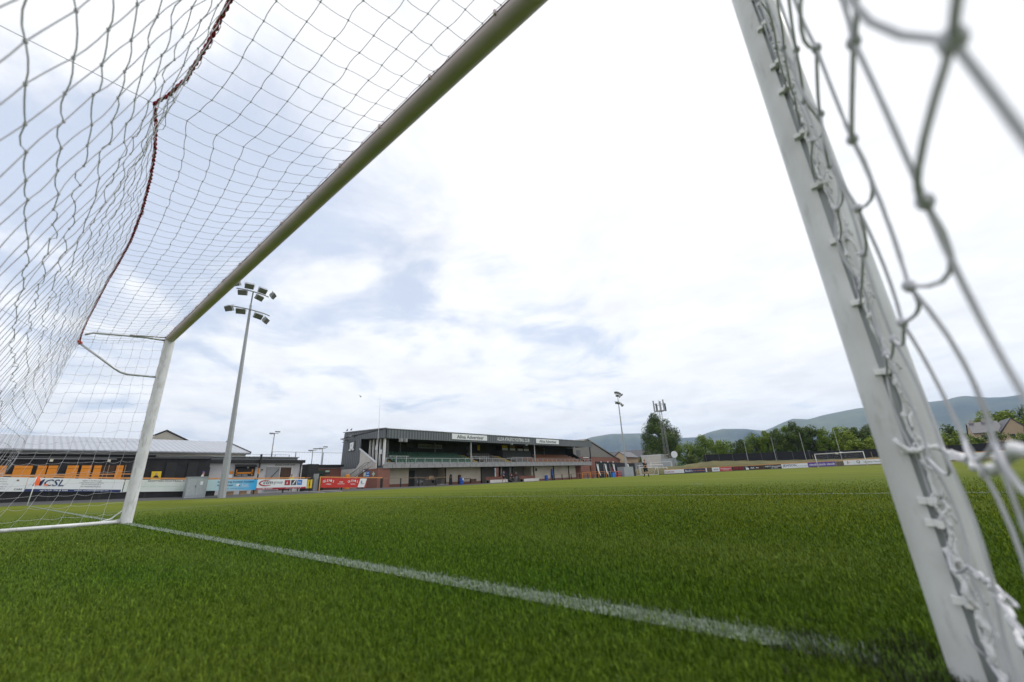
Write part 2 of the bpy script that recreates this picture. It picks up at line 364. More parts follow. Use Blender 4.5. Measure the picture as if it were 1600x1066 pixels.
# turf colours: grass green with paler brushed patches; white where a marking is dyed into the pile
def turf_material(name, blades):
    m = bpy.data.materials.new(name); m.use_nodes = True; t = m.node_tree; b = t.nodes['Principled BSDF']
    geo = t.nodes.new('ShaderNodeNewGeometry')
    def nz(sc, det=4, v=None):
        n = t.nodes.new('ShaderNodeTexNoise'); n.inputs['Scale'].default_value = sc; n.inputs['Detail'].default_value = det
        t.links.new(v or geo.outputs['Position'], n.inputs['Vector']); return n.outputs['Fac']
    def mr(f, a, b_):
        r = t.nodes.new('ShaderNodeMapRange'); r.inputs['From Min'].default_value = a; r.inputs['From Max'].default_value = b_
        t.links.new(f, r.inputs[0]); return r.outputs[0]
    def mix(f, a, b_):
        x = t.nodes.new('ShaderNodeMix'); x.data_type = 'RGBA'
        if isinstance(f, float): x.inputs[0].default_value = f
        else: t.links.new(f, x.inputs[0])
        for i, q in ((6, a), (7, b_)):
            if isinstance(q, tuple): x.inputs[i].default_value = (*q, 1)
            else: t.links.new(q, x.inputs[i])
        return x.outputs[2]
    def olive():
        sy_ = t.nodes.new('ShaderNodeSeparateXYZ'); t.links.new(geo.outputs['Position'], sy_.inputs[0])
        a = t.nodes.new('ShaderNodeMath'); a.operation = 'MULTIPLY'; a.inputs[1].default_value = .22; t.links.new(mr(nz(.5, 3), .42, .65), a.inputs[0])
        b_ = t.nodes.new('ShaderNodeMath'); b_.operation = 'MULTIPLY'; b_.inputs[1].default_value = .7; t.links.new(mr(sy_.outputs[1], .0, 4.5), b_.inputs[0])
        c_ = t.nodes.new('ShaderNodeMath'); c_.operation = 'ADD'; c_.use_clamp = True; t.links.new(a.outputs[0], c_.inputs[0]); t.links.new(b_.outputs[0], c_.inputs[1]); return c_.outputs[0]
    dark, mid, pale = (.020, .052, .001), (.056, .105, .003), (.11, .165, .022)
    mpb = t.nodes.new('ShaderNodeMapping'); mpb.inputs['Scale'].default_value = (.22, .75, 1); mpb.inputs['Rotation'].default_value = (0, 0, .12); t.links.new(geo.outputs['Position'], mpb.inputs[0]); p1 = mr(nz(.8, 4, mpb.outputs[0]), .46, .64); p2 = mr(nz(1.6, 4), .35, .7)
    if blades:
        at = t.nodes.new('ShaderNodeAttribute'); at.attribute_name = 'tint'
        sp_ = t.nodes.new('ShaderNodeSeparateColor'); t.links.new(at.outputs['Color'], sp_.inputs[0])
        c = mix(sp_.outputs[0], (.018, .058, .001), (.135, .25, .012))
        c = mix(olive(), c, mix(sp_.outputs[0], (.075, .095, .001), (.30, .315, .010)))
        pm = t.nodes.new('ShaderNodeMath'); pm.operation = 'MULTIPLY'; pm.inputs[1].default_value = .45; t.links.new(p1, pm.inputs[0])
        c = mix(pm.outputs[0], c, (.15, .195, .032))
        c = mix(sp_.outputs[1], c, (.33, .37, .36))
        c = mix(sp_.outputs[2], c, (.02, .022, .018))
        b.inputs['Roughness'].default_value = .6
        b.inputs['Specular IOR Level'].default_value = .10
    else:
        fine = mr(nz(55, 3), .3, .7)
        c = mix(fine, dark, mid)
        pm = t.nodes.new('ShaderNodeMath'); pm.operation = 'MULTIPLY'; pm.inputs[1].default_value = .35; t.links.new(p1, pm.inputs[0])
        c = mix(pm.outputs[0], c, pale)
        # brightens with distance from the camera, painting in lit blade tips; streaked by brushing
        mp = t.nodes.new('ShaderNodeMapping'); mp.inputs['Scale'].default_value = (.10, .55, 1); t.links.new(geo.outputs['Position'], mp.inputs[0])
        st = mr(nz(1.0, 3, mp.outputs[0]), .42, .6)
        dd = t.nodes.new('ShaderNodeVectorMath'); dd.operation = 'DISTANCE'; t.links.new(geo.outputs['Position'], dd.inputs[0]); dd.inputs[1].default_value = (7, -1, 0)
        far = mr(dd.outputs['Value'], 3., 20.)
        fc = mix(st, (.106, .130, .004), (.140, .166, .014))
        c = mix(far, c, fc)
        b.inputs['Roughness'].default_value = .9; b.inputs['Specular IOR Level'].default_value = .1
        bp = t.nodes.new('ShaderNodeBump'); bp.inputs['Strength'].default_value = 1; bp.inputs['Distance'].default_value = .03
        t.links.new(nz(40, 4), bp.inputs['Height']); t.links.new(bp.outputs[0], b.inputs['Normal'])
    t.links.new(c, b.inputs['Base Color']); return m
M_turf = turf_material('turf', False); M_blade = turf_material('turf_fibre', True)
def line_mat():
    m = mat('line_fibre', (.22, .26, .22), .9, .5, 60, bump=1., bscale=70, col2=(.07, .11, .05)); return m
M_line = line_mat()

GROUND_Z = -.45
mb = MB(); mb.add([(-9000, -9000, GROUND_Z), (9000, -9000, GROUND_Z), (9000, 9000, GROUND_Z), (-9000, 9000, GROUND_Z)], [(0, 1, 2, 3)])
part('ground', mb, mat('far_ground', (.07, .085, .035), .95, .4, .02, col2=(.10, .09, .05)), kind='structure')
xs = list(np.arange(-33.2, 41.6, 1.7)); ys = list(np.arange(-6.5, 104.5, 1.85))
pitch = grid_obj('pitch', xs, ys, turf_h, M_turf)
XE, YS0, YE = xs[-1], ys[0], ys[-1]
# kerb skirt under the turf edge
mb = MB()
for a, b_ in (((xs[0], YS0), (xs[0], YE)), ((xs[0], YE), (XE, YE)), ((XE, YE), (XE, YS0)), ((XE, YS0), (xs[0], YS0))):
    n_ = 30
    for i in range(n_):
        p = [a[k]+(b_[k]-a[k])*i/n_ for k in (0, 1)]; q = [a[k]+(b_[k]-a[k])*(i+1)/n_ for k in (0, 1)]
        mb.add([(p[0], p[1], float(turf_h(*p))), (q[0], q[1], float(turf_h(*q))), (q[0], q[1], GROUND_Z-.1), (p[0], p[1], GROUND_Z-.1)], [(0, 1, 2, 3)])
part('pitch_edge', mb, M_concrete, kind='structure')
# tarmac walk round the turf, rising slightly to the barrier
def walk(x, y):
    t = np.clip((-33.16-x)/1.8, 0, 1); return (1-t)*(float(turf_h(-33.2, y))-.012)+t*path_h(y)
grid_obj('path', [-60, -46, -40, -36, -35, -34.4, -33.8, -33.16], list(np.arange(-12, 112, 2.)), walk, M_tarmac)
mb = MB(); mb.box(-33.1, 60, 104.2, 108, GROUND_Z-.1, -.05); part('pavement', mb, M_tarmac, kind='structure')

def strip(mb, x0, x1, y0, y1, z=.006, n=40):
    if abs(x1-x0) > abs(y1-y0):
        X = np.linspace(x0, x1, n+1); v = [(x, y, float(turf_h(x, y))+z) for x in X for y in (y0, y1)]
    else:
        Y = np.linspace(y0, y1, n+1); v = [(x, y, float(turf_h(x, y))+z) for y in Y for x in (x1, x0)]
    mb.add(v, [(2*i, 2*i+2, 2*i+3, 2*i+1) for i in range(n)])
XL, XR, PL, CX = -30.6, 38.04, 100.6, 3.72
def arc(mb, c, r, a0, a1, w_=.12, z=.006, n=48):
    A = np.linspace(a0, a1, n+1); v = []
    for a in A:
        for q in (r-w_/2, r+w_/2): x = c[0]+q*math.cos(a); y = c[1]+q*math.sin(a); v.append((x, y, float(turf_h(x, y))+z))
    mb.add(v, [(2*i, 2*i+1, 2*i+3, 2*i+2) for i in range(n)])
mb = MB(); h = .045
LINES = []
def ln(x0, x1, y0, y1): LINES.append((x0, x1, y0, y1)); strip(mb, x0, x1, y0, y1)
ln(XL, -.12, -h, h); ln(-.10, 7.32, -h, h); mb.v = mb.v[:-2]+[(7.17, -h*.3, .006), (7.15, h*.3, .006)]; ln(7.56, XR, -h, h)
for yb, sgn in ((0, 1), (PL, -1)):
    for a, d in ((9.16, 5.5), (20.16, 16.5)):
        y1 = yb+sgn*d
        ln(CX-a, CX-a+.12, min(yb+sgn*.066, y1-sgn*.066), max(yb+sgn*.066, y1-sgn*.066))
        ln(CX+a-.12, CX+a, min(yb+sgn*.066, y1-sgn*.066), max(yb+sgn*.066, y1-sgn*.066))
        ln(CX-a, CX+a, y1-h, y1+h)
ln(XL, XR, PL-h, PL+h); ln(XL, XR, PL/2-h, PL/2+h)
ln(XL-h, XL+h, .07, PL-.07); ln(XR-h, XR+h, .07, PL-.07)
arc(mb, (CX, 11), 9.15, .21*PI, .79*PI); arc(mb, (CX, PL-11), 9.15, 1.21*PI, 1.79*PI)
arc(mb, (CX, PL/2), 9.15, 0, 2*PI); arc(mb, (XL, 0), 1, .07, PI/2-.07, z=.010)
arc(mb, (CX, 11), .08, 0, 2*PI, .14)
part('pitch_markings', mb, M_line, kind='structure')

# ------------------------------------------------------------------ turf fibres: dense near the goal, thinning and coarsening away
def fibres():
    n = 640000; d0 = .95; dmax = 16.
    u = nrs.rand(n); d = d0*np.sqrt(np.exp(u*math.log(1+(dmax/d0)**2))-1)
    az = nrs.uniform(math.radians(-22), math.radians(101), n)       # heading left of +y
    x = CAM[0]-np.sin(az)*d; y = CAM[1]+np.cos(az)*d
    ok = (x > -33) & (y > -6) & (d > .12) & (nrs.rand(n) < 1-sm((d-2.5)/11.5))
    x, y, d = x[ok], y[ok], d[ok]
    sc = np.maximum(1, d/1.3)
    # bare collar round the foot of the near post
    q = np.hypot((x-7.5)/.20, (y+.02)/.11)*(1+.18*np.sin(x*40)+.15*np.cos(y*60)); keep = (q > 1) | (nrs.rand(len(x)) < .5); x, y, d, sc, q = x[keep], y[keep], d[keep], sc[keep], q[keep]
    n = len(x)
    L = nrs.uniform(.008, .021, n)*np.interp(d, [.5, 2.5], [1.3, 1])*(1+.04*np.minimum(sc-1, 8)); wd = nrs.uniform(.0009, .0017, n)*sc**.74*np.interp(d, [.5, 2.5], [1.25, 1])
    la = nrs.uniform(0, 2*PI, n)*.75+1.2+.6*np.sin(x*.9+y*1.3); lean = nrs.uniform(.15, 1.0, n)
    dx, dy = np.cos(la), np.sin(la)
    th = nrs.uniform(0, PI, n); wx, wy = np.cos(th)*wd/2, np.sin(th)*wd/2
    base = turf_h(x, y)
    P = np.zeros((n, 5, 3))
    m1x, m1y, m1z = x+dx*L*.30*lean, y+dy*L*.30*lean, base+L*.62
    tx, ty, tz = x+dx*L*.85*lean, y+dy*L*.85*lean, base+L*(1.05-.35*lean)
    P[:, 0] = np.c_[x-wx, y-wy, base-.002]; P[:, 1] = np.c_[x+wx, y+wy, base-.002]
    P[:, 2] = np.c_[m1x+wx, m1y+wy, m1z]; P[:, 3] = np.c_[m1x-wx, m1y-wy, m1z]; P[:, 4] = np.c_[tx, ty, tz]
    me = bpy.data.meshes.new('turf_fibres')
    me.vertices.add(n*5); me.vertices.foreach_set('co', P.reshape(-1).astype(np.float32))
    idx = np.arange(n)[:, None]*5
    lp = np.concatenate([idx+0, idx+1, idx+2, idx+3, idx+3, idx+2, idx+4], 1).reshape(-1)
    me.loops.add(n*7); me.loops.foreach_set('vertex_index', lp.astype(np.int32))
    me.polygons.add(n*2); st = (np.arange(n)[:, None]*7+np.array([[0, 4]])).reshape(-1)
    me.polygons.foreach_set('loop_start', st.astype(np.int32))
    try: me.polygons.foreach_set('loop_total', np.tile([4, 3], n).astype(np.int32))
    except Exception: pass
    me.update(calc_edges=True)
    white = np.zeros(n)
    for x0, x1, y0, y1 in LINES[:7]:
        e = nrs.normal(0, .011, n)
        white = np.maximum(white, ((x > x0+e) & (x < x1-.10*nrs.rand(n)**2) & (y > y0+e) & (y < y1+e)).astype(float))
    white *= (nrs.rand(n) < .60)*nrs.uniform(.15, .95, n)
    tint = nrs.rand(n)**1.9; crumb = (nrs.rand(n) < np.clip(.85-(q-1)*1.1, 0, 1)).astype(float)*.85
    crumb = np.maximum(crumb, (nrs.rand(n) < .04)*.6)
    colr = np.stack([tint, white, crumb*(1-white), np.ones(n)], 1)
    at = me.color_attributes.new('tint', 'FLOAT_COLOR', 'POINT'); at.data.foreach_set('color', np.repeat(colr, 5, axis=0).reshape(-1).astype(np.float32))
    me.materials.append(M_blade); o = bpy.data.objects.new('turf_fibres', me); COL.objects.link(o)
    tag(o, 'short green artificial grass pile in front of the goal', 'grass', kind='stuff')
fibres()
# ------------------------------------------------------------------ the goal the camera stands in
def profile(a=.0475, b=.060, notch=.0075, depth=.012, n=36):
    """goal-post section with a net groove on its -v side: list of (u, v)"""
    P = []
    t0 = math.asin(notch/a)
    for i in range(n+1):
        t = -PI/2+t0+(2*PI-2*t0)*i/n
        P.append((a*math.cos(t), b*math.sin(t)))
    y = P[0][1]
    P += [(-notch*1.0, y+depth), (notch*1.0, y+depth)]
    return P
def extrude_profile(mb, A, B, U, V, prof, cuts=1):
    A, B, U, V = map(Vector, (A, B, U, V)); n = len(prof); v = []
    for i in range(cuts+1):
        c = A+(B-A)*i/cuts; v += [c+U*p[0]+V*p[1] for p in prof]
    f = []
    for i in range(cuts):
        for j in range(n): f.append((i*n+j, i*n+(j+1) % n, (i+1)*n+(j+1) % n, (i+1)*n+j))
    f.append(tuple(range(n-1, -1, -1))); f.append(tuple(cuts*n+j for j in range(n))); mb.add(v, f)
def strand(mb, P, r, sub, sag, jit, n=5, seed=0):
    P = [np.array(p, float) for p in P]; out = []
    for a, b in zip(P[:-1], P[1:]):
        L = np.linalg.norm(b-a); jv = nrs.normal(0, jit*L, 3)
        for k in range(sub):
            t = k/sub; q = a+(b-a)*t; e = 4*t*(1-t)
            q = q+e*(np.array([0, 0, -sag*L])+jv); out.append(q)
    out.append(P[-1]); mb.tube(out, r, n, cap=True)
def net_panel(mb, G, r=.0013, knot=.0036, sub=2, sag=(.05, .02), jit=(.04, .03), n=4, ks=(6, 4), pert=.0):
    G = np.array(G, float); a, b, _ = G.shape
    if pert:
        G = G.copy(); G[1:-1, 1:-1] += nrs.normal(0, pert, G[1:-1, 1:-1].shape)
    for i in range(a): strand(mb, G[i], r, sub, sag[0], jit[0], n)
    for j in range(b): strand(mb, G[:, j], r, sub, sag[1], jit[1], n)
    if knot:
        for i in range(a):
            for j in range(b): mb.ball(G[i, j], knot, ks[0], ks[1], (1, 1, 1.25))
    return G

GW = 7.44
goal = thing('football_goal', 'white football goal framing the view, with netting, red edge rope and long pale crossbar', 'goal', (3.72, 0, 0), 'football goals of the match pitch')
TOPL = Vector((-.07, 0, 2.50)); PR = profile()
mb = MB(); extrude_profile(mb, (0, 0, -.08), (TOPL.x, 0, 2.475), (1, 0, 0), (0, 1, 0), profile(.056, .062), 6)
post_far = part('post', mb, M_post, goal, label='far white goal post standing on the goal line')
mb = MB(); extrude_profile(mb, (GW, 0, -.08), (GW, 0, 2.475), (1, 0, 0), (0, 1, 0), PR, 10)
post_near = part('post', mb, M_post, goal, label='near white goal post with net groove and lacing')
for o, sx in ((post_near, GW), (post_far, None)):
    mb = MB()
    if sx: mb.box(sx-.0068, sx+.0068, -.0495, -.0475, 0, 2.44)
    else: mb.hexa([(-.0068, -.0515, 0), (.0068, -.0515, 0), (.0068, -.0495, 0), (-.0068, -.0495, 0)], [(-.0768, -.0515, 2.44), (-.0632, -.0515, 2.44), (-.0632, -.0495, 2.44), (-.0768, -.0495, 2.44)])
    part('net_groove', mb, M_groove, o)
mb = MB(); extrude_profile(mb, (TOPL.x-.055, 0, 2.505), (GW+.05, 0, 2.505), (0, 0, 1), (0, 1, 0), profile(.052, .060), 12)
xbar = part('crossbar', mb, M_bar, goal)
for p in (post_near, post_far, xbar): 
    for f_ in p.data.polygons: f_.use_smooth = True
    p.data.set_sharp_from_angle(angle=math.radians(50))
# net clips on the near post and crossbar
def clip_bm(mb, c, ax):
    if ax == 'z':
        mb.box(c[0]-.0165, c[0]+.0165, c[1]-.010, c[1]+.004, c[2], c[2]+.011)
        mb.box(c[0]-.0045, c[0]+.0045, c[1]-.019, c[1]-.0085, c[2]-.002, c[2]+.009)
    else:
        mb.box(c[0], c[0]+.012, c[1]-.012, c[1]+.004, c[2]-.014, c[2]+.014)
ZC = [.12, .235, .27, .355, .50, .645, .79, .935, 1.08, 1.225, 1.31, 1.45, 1.59, 1.72, 1.87, 2.0, 2.15, 2.3]
for z in ZC:
    mb = MB(); clip_bm(mb, (GW, -.0575, z), 'z'); part('net_clip', mb, M_whiteplastic, post_near)
for x in np.arange(.5, 7.3, .5):
    mb = MB(); clip_bm(mb, (x, -.060, 2.505), 'x'); part('net_clip', mb, M_bar, xbar)

# rear edge of the roof net: a red twisted rope, pulled back by a cord about two thirds of the way along
RP = np.array([(-.06, -.885, 2.25), (.25, -.90, 2.27), (.81, -.904, 2.29), (1.45, -.90, 2.30), (2.19, -.896, 2.30), (2.69, -.884, 2.30), (3.24, -.879, 2.30), (3.77, -.897, 2.30),
 (4.22, -.928, 2.30), (4.51, -.958, 2.30), (4.78, -1.00, 2.30), (4.94, -1.035, 2.30), (5.05, -1.00, 2.30), (5.22, -.965, 2.30), (5.50, -.945, 2.30), (5.79, -.939, 2.30), (6.5, -.91, 2.29), (7.44, -.89, 2.26)])
def rope_at(x): return np.array([x, np.interp(x, RP[:, 0], RP[:, 1]), np.interp(x, RP[:, 0], RP[:, 2])])
def twisted(mb, pts, r, pitch_, step=.012, n=5):
    P = np.array(pts, float); s_ = np.r_[0, np.cumsum(np.linalg.norm(np.diff(P, axis=0), axis=1))]
    S_ = np.arange(0, s_[-1], step); Q = np.stack([np.interp(S_, s_, P[:, k]) for k in range(3)], 1)
    T = np.gradient(Q, axis=0); T /= np.linalg.norm(T, axis=1)[:, None]
    a = np.cross(T, (0.03, .1, 1.)); a /= np.linalg.norm(a, axis=1)[:, None]; b = np.cross(a, T)
    for ph in (0, PI):
        th = S_/pitch_*2*PI+ph
        mb.tube(Q+r*.62*(np.cos(th)[:, None]*a+np.sin(th)[:, None]*b), r*(.75+.12*np.sin(S_*37+ph)), n)
mb = MB(); twisted(mb, RP, .0075, .085)
part('edge_rope', mb, M_redrope, goal, smooth=True)

NX = 61; X = np.linspace(-.03, GW-.03, NX)
# roof net
G = []
for i, x in enumerate(X):
    e = rope_at(x); row = []
    for k in range(8):
        t = k/7; y = -.065+(e[1]+.065)*t; z = 2.515+(e[2]-2.515)*t-.07*math.sin(PI*t)*(.8+.3*math.sin(x*1.7))
        row.append((x+.006*math.sin(3*x+k), y, z))
    G.append(row)
mb = MB(); net_panel(mb, G, .0015, .0046, 3, (.05, .02), (.02, .03), 4)
part('roof_netting', mb, M_twine, goal)
# rear net, from the rope down to the ground bar
BZ = [0, .56, .74, 1.01, 1.35, 1.74, 1.97, 2.25]; BY = [-1.50, -1.165, -1.10, -1.055, -1.01, -.965, -.94, -.885]
def back_y(x, z):
    t = min(1, z/2.27); y = np.interp(z, BZ, BY); e = rope_at(x)[1]+.887
    near = float(sm((x+.2)/2.4)); b0 = float(np.interp(x, [0, 3, 7.44], [-.885, -.90, -.925])); ys = b0+(rope_at(x)[1]-b0)*t**9-.27*(2.28-z)
    y = (y+e*t**3)*(1-near)+ys*near
    y += .010*math.sin(x*2.3+z*1.5)*math.sin(PI*t)
    return y
NZ = 20
G = []
for i, x in enumerate(X):
    e = rope_at(x); col = []
    for k in range(NZ):
        t = k/(NZ-1); z = e[2]*t**.98
        col.append((x+.006*math.sin(k*.9+i*.4), e[1] if k == NZ-1 else back_y(x, z), z+.03*(k == 0)))
    G.append(col)
mb = MB(); net_panel(mb, G, .0014, .0042, 3, (.01, .03), (.02, .055), 4, pert=.003)
part('rear_netting', mb, M_twine, goal)
# far side net
G = []
ny = 8
for k in range(NZ):
    z = 2.44*k/(NZ-1); yb = np.interp(z, BZ, BY) if z < 2.25 else -.885
    xf = -.07*z/2.5
    G.append([(xf+.02*math.sin(2*k+j), -.064+(yb+.064)*j/ny, z*(1-.06*(j/ny))+(.03 if k == 0 else 0)) for j in range(ny+1)])
mb = MB(); net_panel(mb, G, .0014, .0038, 4, (.09, .015), (.05, .04), 4, pert=.004)
part('side_netting', mb, M_twine, goal, smooth=True)
# near side net, hanging slack beside the lens
YB = [-.066, -.20, -.335, -.47, -.605, -.74, -.872, -.99, -1.10]
G = []
nk = 17
for k in range(nk):
    z = .05+.15*k
    row = []
    for j, y in enumerate(YB):
        yl = y*min(1, (abs(np.interp(z, BZ, BY)))/1.10) if z > 1.2 else y
        row.append((GW+.002*math.sin(j*2+k)+(.012*math.sin(PI*j/8) if k < 3 else 0), yl+.006*math.sin(k*1.9+j), z+.010*math.sin(j*1.3+k*2.1)))
    G.append(row)
mb = MB(); net_panel(mb, G, .0019, .0, 6, (.15, .01), (.05, .05), 7)
Gn = np.array(G)
for i in range(nk):
    for j in range(1, len(YB)): mb.ball(Gn[i, j], .0052 if i > 2 else .003, 10, 7, (1, 1.15, 1.2))
part('side_netting', mb, M_twine, goal, smooth=True)
# lacing cord down the near post: knotted, wandering
def lacing(mb, x0, y0, zs, r, amp):
    pts = []
    z = zs[0]
    while z < zs[1]:
        pts.append((x0+rnd.uniform(-amp, amp), y0+rnd.uniform(-.006, .003), z)); z += rnd.uniform(.012, .03)
    P = np.array(pts); k = np.arange(len(P)*3)/3.
    Q = np.stack([np.interp(k, np.arange(len(P)), P[:, c]) for c in range(3)], 1)
    mb.tube(Q, r*(1+.22*np.sin(np.arange(len(Q))*1.9)), 7)
    for p in P[::3]: mb.ball(p, r*1.75, 8, 5, (1, .9, 1.4))
mb = MB()
lacing(mb, GW+.006, -.071, (.05, 2.4), .0026, .0045)
lacing(mb, GW+.013, -.073, (.03, 2.4), .0021, .008)
for z in ZC:
    mb.tube([(GW+.004, -.070, z-.012), (GW-.004, -.078, z+.002), (GW+.004, -.070, z+.016), (GW+.018, -.067, z+.02), (GW+.022, -.068, z+.004)], .0022, 6)
part('lacing_cord', mb, M_rope, goal, smooth=True)
# doubled thick cord tied round the near post, running back low beside the lens
def wob(pts, r, mb, k=5, a=.0035):
    P = np.array(pts, float); t = np.linspace(0, len(P)-1, (len(P)-1)*k+1); Q = np.stack([np.interp(t, range(len(P)), P[:, c]) for c in range(3)], 1)
    Q += a*np.stack([np.sin(t*9), np.cos(t*7+1), np.sin(t*11+2)], 1); mb.tube(Q, r*(1+.15*np.sin(t*12)), 8)
mb = MB()
wob([(7.419, -.072, .378), (7.434, -.079, .357), (7.462, -.075, .364), (7.490, -.079, .347), (7.487, -.15, .345), (7.476, -.28, .337), (7.470, -.384, .324), (7.462, -.50, .331), (7.456, -.62, .345), (7.475, -.74, .345), (7.52, -.86, .35)], .0044, mb, 5, .002)
wob([(7.440, -.075, .19), (7.452, -.078, .172), (7.470, -.07, .160), (7.474, -.115, .152), (7.472, -.16, .128), (7.470, -.20, .105), (7.47, -.27, .07), (7.46, -.36, .03)], .0044, mb)
wob([(GW-.004, -.072, .20), (GW+.002, -.08, .15), (GW+.010, -.075, .10), (GW+.004, -.074, .06), (GW+.008, -.08, .02)], .0045, mb)
part('tie_cord', mb, M_rope, goal, smooth=True)
# bent tube supports at both ends, ground frame
def support(xe, sgn):
    mb = MB()
    mb.tube([(xe, -.05, 2.465), (xe, -.25, 2.46), (xe-.005, -.46, 2.44), (xe-.02, -.79, 2.405), (xe-.01, -.86, 2.36)], .0135, 8)
    mb.tube([(xe+.05*sgn, -.055, 2.50), (xe+.01*sgn, -.44, 2.452)], .011, 8)
    s1 = part('support_bar', mb, M_tube, goal, smooth=True)
    mb = MB(); mb.tube([(xe+.06*0, -.055, 1.915), (xe, -.14, 1.912), (xe, -.36, 1.905), (xe, -.43, 1.922), (xe, -.50, 1.965), (xe, -.885, 2.235)], .0135, 8)
    s2 = part('support_bar', mb, M_tube, goal, smooth=True)
    mb = MB()
    for k in range(5): mb.ball((xe+.01*math.sin(k*2), -.885+.012*math.cos(k*2.4), 2.24+.014*math.sin(k*1.9)), .019, 7, 5)
    part('tape_ball', mb, M_redtape, s2)
support(-.06, 1); support(GW, -1)
mb = MB(); mb.tube([(0, -.05, .028), (0, -1.58, .028)], .022, 10)
part('ground_bar', mb, M_post, goal, smooth=True)
mb = MB(); mb.tube([(GW+.045, -.12, .028), (GW+.045, -1.58, .028)], .022, 10); part('ground_bar', mb, M_post, goal, smooth=True)
mb = MB(); mb.tube([(0, -1.58, .028), (GW+.045, -1.58, .028)], .022, 10); part('ground_bar', mb, M_post, goal, smooth=True)
mb = MB(); mb.tube([(0, -.30, .03), (0, -.15, .07), (.0, -.06, .16)], .008, 6)
mb.tube([(0, -.17, .03), (.0, -.062, .06)], .008, 6); part('corner_brace', mb, M_post, goal)
K = (4.94, -1.035, 2.30); GP = (4.565, -2.2, 2.60); K2 = (-.04, -.93, 2.10); GP2 = (1.0, -2.2, 2.60)
mb = MB(); mb.tube([K, GP], .0016, 5); part('guy_cord', mb, M_grycloth, goal)
mb = MB(); mb.tube([(.35, -1.0, 2.05), (1.32, -2.2, 2.50)], .0014, 5); part('guy_cord', mb, M_grycloth, goal)
for q in ((4.565, -2.2, 2.62), (1.32, -2.2, 2.52)):
    mb = MB(); mb.tube([(q[0], q[1], -.1), (q[0], q[1], q[2])], .03, 10); part('guy_post', mb, M_tube, goal, smooth=True)

# ------------------------------------------------------------------ far goal
g2 = thing('football_goal', 'white goal at the far end of the pitch, in front of the purple board', 'goal', (3.72, PL, 0), 'football goals of the match pitch')
for x in (0, GW):
    mb = MB(); mb.tube([(x, PL, -.05), (x, PL, 2.45)], .062, 12); part('post', mb, M_post, g2, smooth=True)
mb = MB(); mb.tube([(-.06, PL, 2.5), (GW+.06, PL, 2.5)], .062, 12); part('crossbar', mb, M_post, g2, smooth=True)
mb = MB()
def qgrid(A, B, C_, D, nu, nv):
    A, B, C_, D = map(np.array, (A, B, C_, D)); return [[(A*(1-i/nu)+B*i/nu)*(1-j/nv)+(D*(1-i/nu)+C_*i/nu)*j/nv for j in range(nv+1)] for i in range(nu+1)]
for g in (qgrid((0, PL+1., 2.35), (GW, PL+1., 2.35), (GW, PL+1.9, 0), (0, PL+1.9, 0), 44, 15), qgrid((0, PL, 2.5), (GW, PL, 2.5), (GW, PL+1., 2.35), (0, PL+1., 2.35), 44, 6),
          qgrid((0, PL, 2.5), (0, PL+1., 2.35), (0, PL+1.9, 0), (0, PL, 0), 8, 15), qgrid((GW, PL, 2.5), (GW, PL+1., 2.35), (GW, PL+1.9, 0), (GW, PL, 0), 8, 15)):
    net_panel(mb, g, .0026, 0, 1, (0, 0), (0, 0), 3)
part('netting', mb, M_twine, g2)
for x in (0, GW):
    mb = MB(); mb.tube([(x, PL, 2.46), (x, PL+1., 2.36), (x, PL+.5, 1.95), (x, PL, 1.9)], .02, 6); part('support_bar', mb, M_tube, g2)
# water bottle holders hung from the far crossbar
for x in (3.3, 4.0):
    mb = MB(); mb.box(x, x+.42, PL+.06, PL+.22, 2.28+.2*(x > 3.5), 2.44+.2*(x > 3.5)); mb.tube([(x+.1, PL+.14, 2.5), (x+.1, PL+.14, 2.7)], .03, 6)
    part('bottle_holder', mb, M_whiteplastic, g2)

# corner flag
cf = thing('corner_flag', 'fluorescent orange flag on a thin white pole at the pitch corner', 'flag', (XL, 0, 0))
mb = MB(); mb.tube([(XL, 0, -.05), (XL+.03, .02, 1.60)], .022, 8); part('pole', mb, M_whiteplastic, cf, smooth=True)
mb = MB(); v = []
for k in range(7):
    z = 1.60-.55*k/6; wd = .12*min(1, k/2.5)+.05
    for j in range(4): v.append((XL+.02+.03*math.sin(j+k*.5), .02+wd*(j/3)*1.2-.02*k/6, z+.02*j))
mb.add(v, [(k*4+j, k*4+j+1, (k+1)*4+j+1, (k+1)*4+j) for k in range(6) for j in range(3)]); mb.add([(a[0]+.006, a[1], a[2]) for a in v], [((k+1)*4+j, (k+1)*4+j+1, k*4+j+1, k*4+j) for k in range(6) for j in range(3)])
part('flag_cloth', mb, M_flag, cf, smooth=True)

